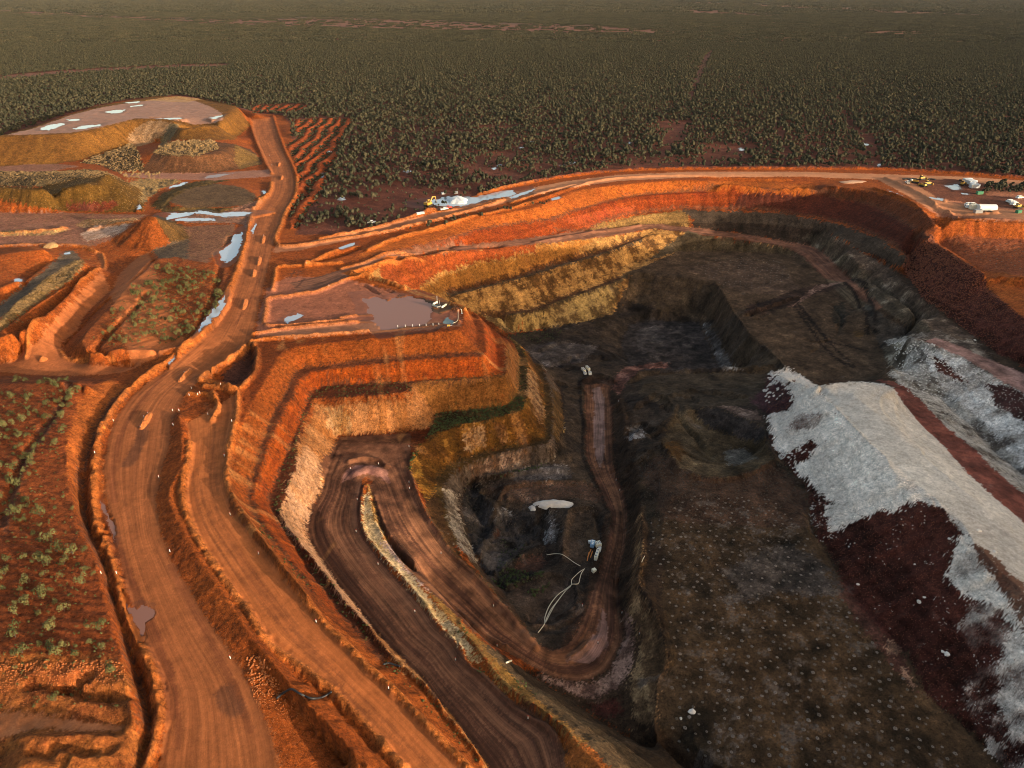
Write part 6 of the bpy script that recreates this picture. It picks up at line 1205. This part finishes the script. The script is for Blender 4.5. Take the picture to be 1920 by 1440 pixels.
def dozer(px_, py_, rz, label, group=None):
    t = thing('bulldozer', label, 'bulldozer', G(px_, py_), rz, group)
    for s in (-1,1):
        bm = MB(); box(bm, (0,s*1.2,.6), (3.6,.6,.9)); tube(bm, [(1.8,s*1.2-.3,.6),(1.8,s*1.2+.3,.6)], .45, 12); tube(bm, [(-1.8,s*1.2-.3,.6),(-1.8,s*1.2+.3,.6)], .45, 12); obj('track', bm, M['black'], t)
    bm = MB(); box(bm, (.8,0,1.6), (2.4,1.6,1.2)); box(bm, (-1,0,1.3), (1.8,1.8,.9)); obj('body', bm, M['yellow'], t)
    bm = MB(); box(bm, (-.9,0,2.5), (1.5,1.6,1.5), 0, .9); cb = obj('cab', bm, M['yellow'], t); bm = MB(); box(bm, (-.9,0,2.6), (1.55,1.65,.8), 0, .93); obj('window', bm, M['glass'], cb)
    bm = MB(); box(bm, (2.9,0,.9), (.25,3.8,1.4)); box(bm, (2.3,1.2,.6), (1.2,.25,.3)); box(bm, (2.3,-1.2,.6), (1.2,.25,.3)); obj('blade', bm, M['yellow'], t)
    bm = MB(); tube(bm, [(1.2,.4,2.2),(1.2,.4,3.1)], .09, 6); obj('exhaust', bm, M['black'], t)
def car(px_, py_, rz, label, group, bodym='white'):
    t = thing('parked_car', label, 'car', G(px_, py_), rz, group)
    bm = MB(); box(bm, (0,0,.75), (4.8,1.9,.75)); obj('body', bm, M[bodym], t); bm = MB(); box(bm, (-.3,0,1.45), (3.1,1.75,.75), 0, .86); cb = obj('roof', bm, M[bodym], t)
    bm = MB(); box(bm, (-.3,0,1.42), (3.05,1.8,.45), 0, .9); obj('window', bm, M['glass'], cb); wheels(t, (-1.5,1.5), .85, .38, .25)
def tyre(px_, py_, label, group, m='black', flatt=True, r=1.3):
    t = thing('tyre', label, 'tyre', G(px_, py_), random.uniform(0,3), group); bm = MB(); n = 16
    prof = ((.55,0),(.95,0),(1.0,.25),(.95,.5),(.55,.5))
    rings = [[bm.verts.new((r*q*math.cos(2*math.pi*k/n), r*q*math.sin(2*math.pi*k/n), z*r)) for k in range(n)] for q, z in prof]
    for i in range(5):
        for k in range(n): bm.faces.new((rings[i][k], rings[i][(k+1)%n], rings[(i+1)%5][(k+1)%n], rings[(i+1)%5][k]))
    obj('casing', bm, M[m], t)
    bm = MB(); tube(bm, [(0,0,.05*r),(0,0,.4*r)], r*.54, 14, True); obj('hub', bm, M['rockd'] if m == 'black' else M['steel'], t)
YG = 'tyres laid out along the back of the yard'
for k in range(11): tyre(1695+k*5.6, 336.5-(.5 if k % 2 else 0)+k*.05, 'black tyre in the yard back row, '+('first from the left' if k == 0 else 'last on the right' if k == 10 else 'between the yellow machine and the left end' if k < 5 else 'right of the yellow machine'), YG)
for k in range(7): tyre(1801+k*3.8, 338.6+.35*k, 'black tyre at the right end of the yard by the white containers', 'tyres beside the containers')
dozer(1728, 337, .3, 'yellow bulldozer standing in the tyre row at the back of the yard', 'bulldozers in the yard')
dozer(1731, 350, 1.9, 'yellow bulldozer parked in the open middle of the yard', 'bulldozers in the yard'); dozer(1739, 347, .2, 'yellow bulldozer just right of the other in the middle of the yard', 'bulldozers in the yard')
dozer(1804, 347, .8, 'yellow bulldozer at the right end of the yard pond', 'bulldozers in the yard'); dozer(1716, 343, 2.6, 'yellow bulldozer nearest the white truck in the yard', 'bulldozers in the yard')
pickup(1708, 341, .4, 'white service truck parked at the left of the yard', 'white'); pickup(1701, 344, 1.4, 'white truck at the yard corner nearest the ramp road', 'white')
def container(px_, py_, rz, L_, w, h, m, label, group=None):
    t = thing('shipping_container', label, 'container', G(px_, py_), rz, group); bm = MB(); box(bm, (0,0,h/2), (L_,w,h)); 
    n = int(L_/.6)
    for k in range(n):
        for s in (-1,1): box(bm, (-L_/2+(k+.5)*L_/n, s*(w/2+.03), h/2), (.25,.06,h*.9))
    obj('body', bm, M[m], t)
    for s in (-1,1): bm = MB(); box(bm, (L_/2+.04, s*w*.25, h*.48), (.06,w*.46,h*.88)); obj('door', bm, M[m], t)
    bm = MB(); box(bm, (0,0,h+.04), (L_*1.01,w*1.01,.08)); obj('roof', bm, M[m], t)
for k, (a, b, r) in enumerate(((1813,341,.2),(1817,343.5,.5),(1822,345,.2),(1821,349,.9),(1827,352,.1),(1825,348,.7))): container(a, b, r, 6, 2.4, 2.4, 'silver', 'pale grey container or skip in the yard corner, '+('backmost' if k == 0 else 'frontmost' if k == 4 else 'stacked among the others'), 'pale containers at the right of the yard')
container(1836, 364, .1, 4, 2, 1.8, 'green', 'pale green tank box beside the small yard puddle')
# white shed and its neighbours
t = thing('workshop_shed', 'long white fabric-roofed workshop shed in the yard at right', 'shed', G(1849, 393), -.03)
bm = MB(); L_ = 10.6; n = 10
for s_ in range(2): pass
rings = [[bm.verts.new((x, -2.6*math.cos(math.pi*k/n), 1.6+1.7*math.sin(math.pi*k/n))) for k in range(n+1)] for x in (-L_/2, L_/2)]
for k in range(n): bm.faces.new((rings[0][k], rings[0][k+1], rings[1][k+1], rings[1][k]))
bm.faces.new(rings[0]); bm.faces.new(rings[1]); obj('roof', bm, M['white'], t)
bm = MB(); box(bm, (0,-2.55,.8), (L_,.1,1.62)); box(bm, (0,2.55,.8), (L_,.1,1.62)); box(bm, (-L_/2+.05,0,.8), (.1,5.0,1.62)); obj('wall', bm, M['white'], t)
bm = MB(); box(bm, (L_/2-.02,0,1.1), (.08,3.4,2.2)); obj('door', bm, M['steel'], t)
container(1825, 392, 0, 5, 2.6, 2.8, 'cream', 'cream site office cabin attached to the left of the white shed')
container(1833, 399, .05, 4.6, 2.4, 2.0, 'steel', 'grey container lying in front of the cream cabin')
for k, (a, b, r) in enumerate(((1815,385,.3),(1823,385,.1),(1812,389,1.2))): car(a, b, r, ('white car parked behind the cream cabin, left one','white car parked behind the cream cabin, right one','white car nose-on left of the cream cabin')[k], 'cars beside the shed')
for k in range(7): tyre(1838+k*3.2, 396.5, 'dark wheel or drum in the row in front of the white shed', 'drums in front of the shed', 'black', r=.7)
for k, (a, b, r) in enumerate(((1893,379,.2),(1897,380.5,.1),(1901,382,.3),(1896,383.5,1.0),(1903,384.5,.2),(1911,372,.3))): car(a, b, r, ('white car at the back left of the right-hand car park','white car second from the back in the right-hand car park','white car in the middle of the right-hand car park','white car turned sideways in the right-hand car park','white car at the front of the right-hand car park','lone white car behind the right-hand car park')[k], 'cars in the right-hand car park')
dozer(1908, 390, .4, 'yellow machine below the white cars at the right edge', 'bulldozers in the yard'); container(1909, 399, .3, 3, 2, 1.6, 'green', 'pale green tank at the right edge below the white cars')
# rim pond
excavator(804, 386, 1.0, 'yellow excavator with raised boom beside the rim pond', 1.15)
pickup(833, 394, .4, 'white pickup parked below the rim pond'); pickup(840, 391, .2, 'red pickup next to the white one below the rim pond', 'red'); pickup(697, 419, .1, 'white and red utility truck on the rim road shoulder', 'white')
for k, (a, b, r) in enumerate(((785,402,.3),(792,401,.2),(831,364,.4),(855,363,.3))): container(a, b, r, 2.4, 1.2, 1.2, 'silver', ('small white tank left of the pond machinery','small white tank second left of the pond machinery','white box on the back bank of the pond, left','white box on the back bank of the pond, right')[k], 'small tanks by the pond')
# monitoring mast
base = G(822, 577)
t = thing('monitoring_mast', 'thin white monitoring mast on a trailer at the corner of the flooded pad', 'mast', base, .4)
bm = MB(); tube(bm, [(-.4,0,.8),(-.4,0,5.4)], .07, 6); obj('mast_pole', bm, M['white'], t)
bm = MB(); box(bm, (0,0,.75), (1.8,1.1,.7)); obj('trailer', bm, M['steel'], t); bm = MB(); box(bm, (.2,.1,1.35), (1.0,.9,.6), 0, .8); obj('control_box', bm, M['black'], t)
bm = MB(); box(bm, (-.1,-.75,1.6), (1.2,.06,1.1)); obj('solar_panel', bm, M['glass'], t); bm = MB(); box(bm, (.7,.4,2.4), (.05,.05,1.6)); obj('antenna', bm, M['white'], t); wheels(t, (0,), .65, .3, .2)
for k, (a, b, c_, d_) in enumerate(((812,572,820,567),(811,573,823,578),(828,578,837,572))):
    A, B_ = G(a, b), G(c_, d_); dv = B_-A; t = thing('water_barrier', ('white water-filled barrier behind the mast trailer','white water-filled barrier in front of the mast trailer','white water-filled barrier right of the mast trailer')[k], 'barrier', (A+B_)/2, math.atan2(dv.y, dv.x), 'white barriers round the mast')
    n = 3
    for j in range(n): bm = MB(); box(bm, ((j-1)*dv.length/n*1.02,0,.4), (dv.length/n*.96,.5,.8), 0, .82); obj('block', bm, M['cream'], t)
# standpipe at the pad corner
t = thing('standpipe', 'bent white standpipe at the outer corner of the flooded pad', 'pipe', G(866, 588), 0); bm = MB(); tube(bm, [(0,0,0),(0,0,1.5),(-.3,.2,2.0),(-.8,.4,1.9)], .12, 7); obj('pipe', bm, M['cream'], t); bm = MB(); box(bm, (0,0,.1), (.7,.7,.2)); obj('base_plate', bm, M['steel'], t)
t = thing('water_pump', 'small yellow pump at the front corner of the flooded pad', 'pump', G(841, 612), .2); bm = MB(); box(bm, (0,0,.45), (1.2,.7,.6)); obj('housing', bm, M['yellow'], t); bm = MB(); tube(bm, [(.6,0,.4),(1.3,.2,.3),(1.6,.4,-.1)], .1, 6); obj('outlet', bm, M['steel'], t); wheels(t, (0,), .4, .2, .12)
# pit pumps
def trailer(px_, py_, rz, L_, w, h, m, label, dark=False, group=None):
    t = thing('pump_trailer', label, 'trailer', G(px_, py_), rz, group)
    bm = MB(); box(bm, (0,0,.45), (L_,w*.8,.2)); tube(bm, [(L_/2,0,.45),(L_/2+1.0,0,.4)], .07, 5); obj('chassis', bm, M['steel'], t)
    bm = MB(); box(bm, (0,0,.55+h/2), (L_*.95,w,h), 0, .95); obj('housing', bm, M[m], t)
    bm = MB()
    for k in range(3): box(bm, (-L_*.3+k*L_*.3,0,.57+h), (L_*.16,w*.6,.08))
    obj('vent', bm, M['steel' if m != 'blue' else 'white'], t)
    bm = MB(); tube(bm, [(-L_*.35,w*.2,.5+h),(-L_*.35,w*.2,1.0+h)], .06, 6); obj('exhaust', bm, M['black'], t); wheels(t, (-.4,.4), w*.5, .32, .2)
PG = 'pump units in the bowl of the pit'
trailer(1111, 1024, 1.25, 2.6, 1.3, 1.1, 'blue', 'pale blue pump trailer with white panels in the bowl of the pit', group=PG)
trailer(1121, 1025, .3, 2.0, 1.7, 1.2, 'cream', 'square cream pump unit right of the blue trailer', group=PG)
trailer(1119, 1044, 1.25, 4.6, 1.0, 1.2, 'cream', 'long cream tank trailer below the square cream unit', group=PG)
trailer(1124, 1034, 1.3, 1.5, .9, .9, 'white', 'small white unit at the head of the long cream trailer', group=PG)
container(1106, 1018, .2, 1.0, .8, .8, 'white', 'tiny white box left of the blue pump trailer'); container(1113.5, 1072, .5, 1.2, 1.0, 1.0, 'cream', 'white box standing alone below the pumps beside the hoses')
for k, (a, b, c_, d_) in enumerate(((1108,1031,1102,1045),(1111,1034,1107,1046),(1104,1037,1101,1052))):
    A, B_ = G(a, b), G(c_, d_); bm = MB(); tube(bm, [A+Vector((0,0,.15)), B_+Vector((0,0,.15))], .16, 7); o = obj('steel_pipe', bm, M['orange']); tag(o, ('orange pipe lying below the blue trailer, leftmost','orange pipe lying below the blue trailer, rightmost','short orange pipe end nearest the weeds')[k], 'pipe', 'orange pipes beside the pumps')
trailer(1094, 697, 1.95, 3.4, 1.3, 1.2, 'cream', 'cream trailer at the top of the lower haul road, left of the pair', group='trailers by the deep pit'); trailer(1102, 694, 1.95, 3.6, 1.1, 1.3, 'cream', 'long cream trailer at the top of the lower haul road, right of the pair', group='trailers by the deep pit')
trailer(1096.5, 703, 1.9, 1.8, 1.2, 1.0, 'white', 'small white unit in front of the left cream trailer', group='trailers by the deep pit'); trailer(1106, 703, 1.6, 2.0, 1.4, 1.1, 'white', 'small white unit in front of the right cream trailer', group='trailers by the deep pit')
# hoses and pipes following the ground
def pipe(name, s, r, m, label, cat='hose', lift=.05, group=None):
    p = pts(s); p, _ = densify(p, np.zeros(len(p))); P_ = []
    for a, b in p: g = G(a, b); P_.append(Vector((g.x, g.y, g.z+r+lift)))
    Q = [P_[0]]
    for v in P_[1:]:
        if (v-Q[-1]).length > .15 and (v-Q[-1]).length < 25: Q.append(v)
    bm = MB(); tube(bm, Q, r, 6); o = obj(name, bm, M[m], None, True); tag(o, label, cat, group)
pipe('hose', "1009,1187 1016,1178 1021,1170 1022,1157 1030,1137 1045,1117 1060,1106 1072,1097", .13, 'hose', 'outer cream hose curving across the round pond bed')
pipe('hose', "1021,1170 1027,1155 1034,1142 1045,1128 1056,1114 1067,1101", .12, 'hose', 'middle cream hose across the round pond bed'); pipe('hose', "1023,1168 1032,1150 1040,1136 1050,1122 1060,1109 1070,1100", .12, 'hose', 'inner cream hose across the round pond bed')
pipe('hose', "1072,1097 1072,1088 1079,1080 1088,1072 1095,1068", .12, 'hose', 'left strand of the hose loop below the pumps'); pipe('hose', "1073,1096 1084,1095 1087,1086 1090,1076 1096,1067", .12, 'hose', 'right strand of the hose loop below the pumps')
pipe('hose', "1025,1041 1040,1039 1053,1040 1065,1047 1076,1055 1088,1062", .11, 'hose', 'cream hose running from the weeds up to the pumps'); pipe('hose', "1203,1055 1206,1048 1209,1043", .12, 'hose', 'short pale pipe on the bank right of the lower road')
pipe('poly_pipe', "519,1311 532,1301 547,1294 562,1302 583,1311 604,1309 622,1299", .22, 'poly', 'black poly pipe looping over the berm between the two roads', 'pipe'); pipe('poly_pipe', "719,1247 730,1245 742,1249 750,1251", .22, 'poly', 'black drain pipe end poking from the orange berm beside the dark ramp', 'pipe')
pipe('drain_pipe', "949,1244 954,1242 959,1240", .22, 'cream', 'short pale pipe lying beside the lower ramp', 'pipe'); pipe('rail', "849,609 858,604 859,592 859,583", .09, 'hose', 'low rusty rail around the corner of the flooded pad', 'rail', .6)
pipe('poly_pipe', "100,463.5 60,462 110,462", .1, 'poly', 'x', 'pipe') if False else None
log('things')
print('objects', len(bpy.data.objects))
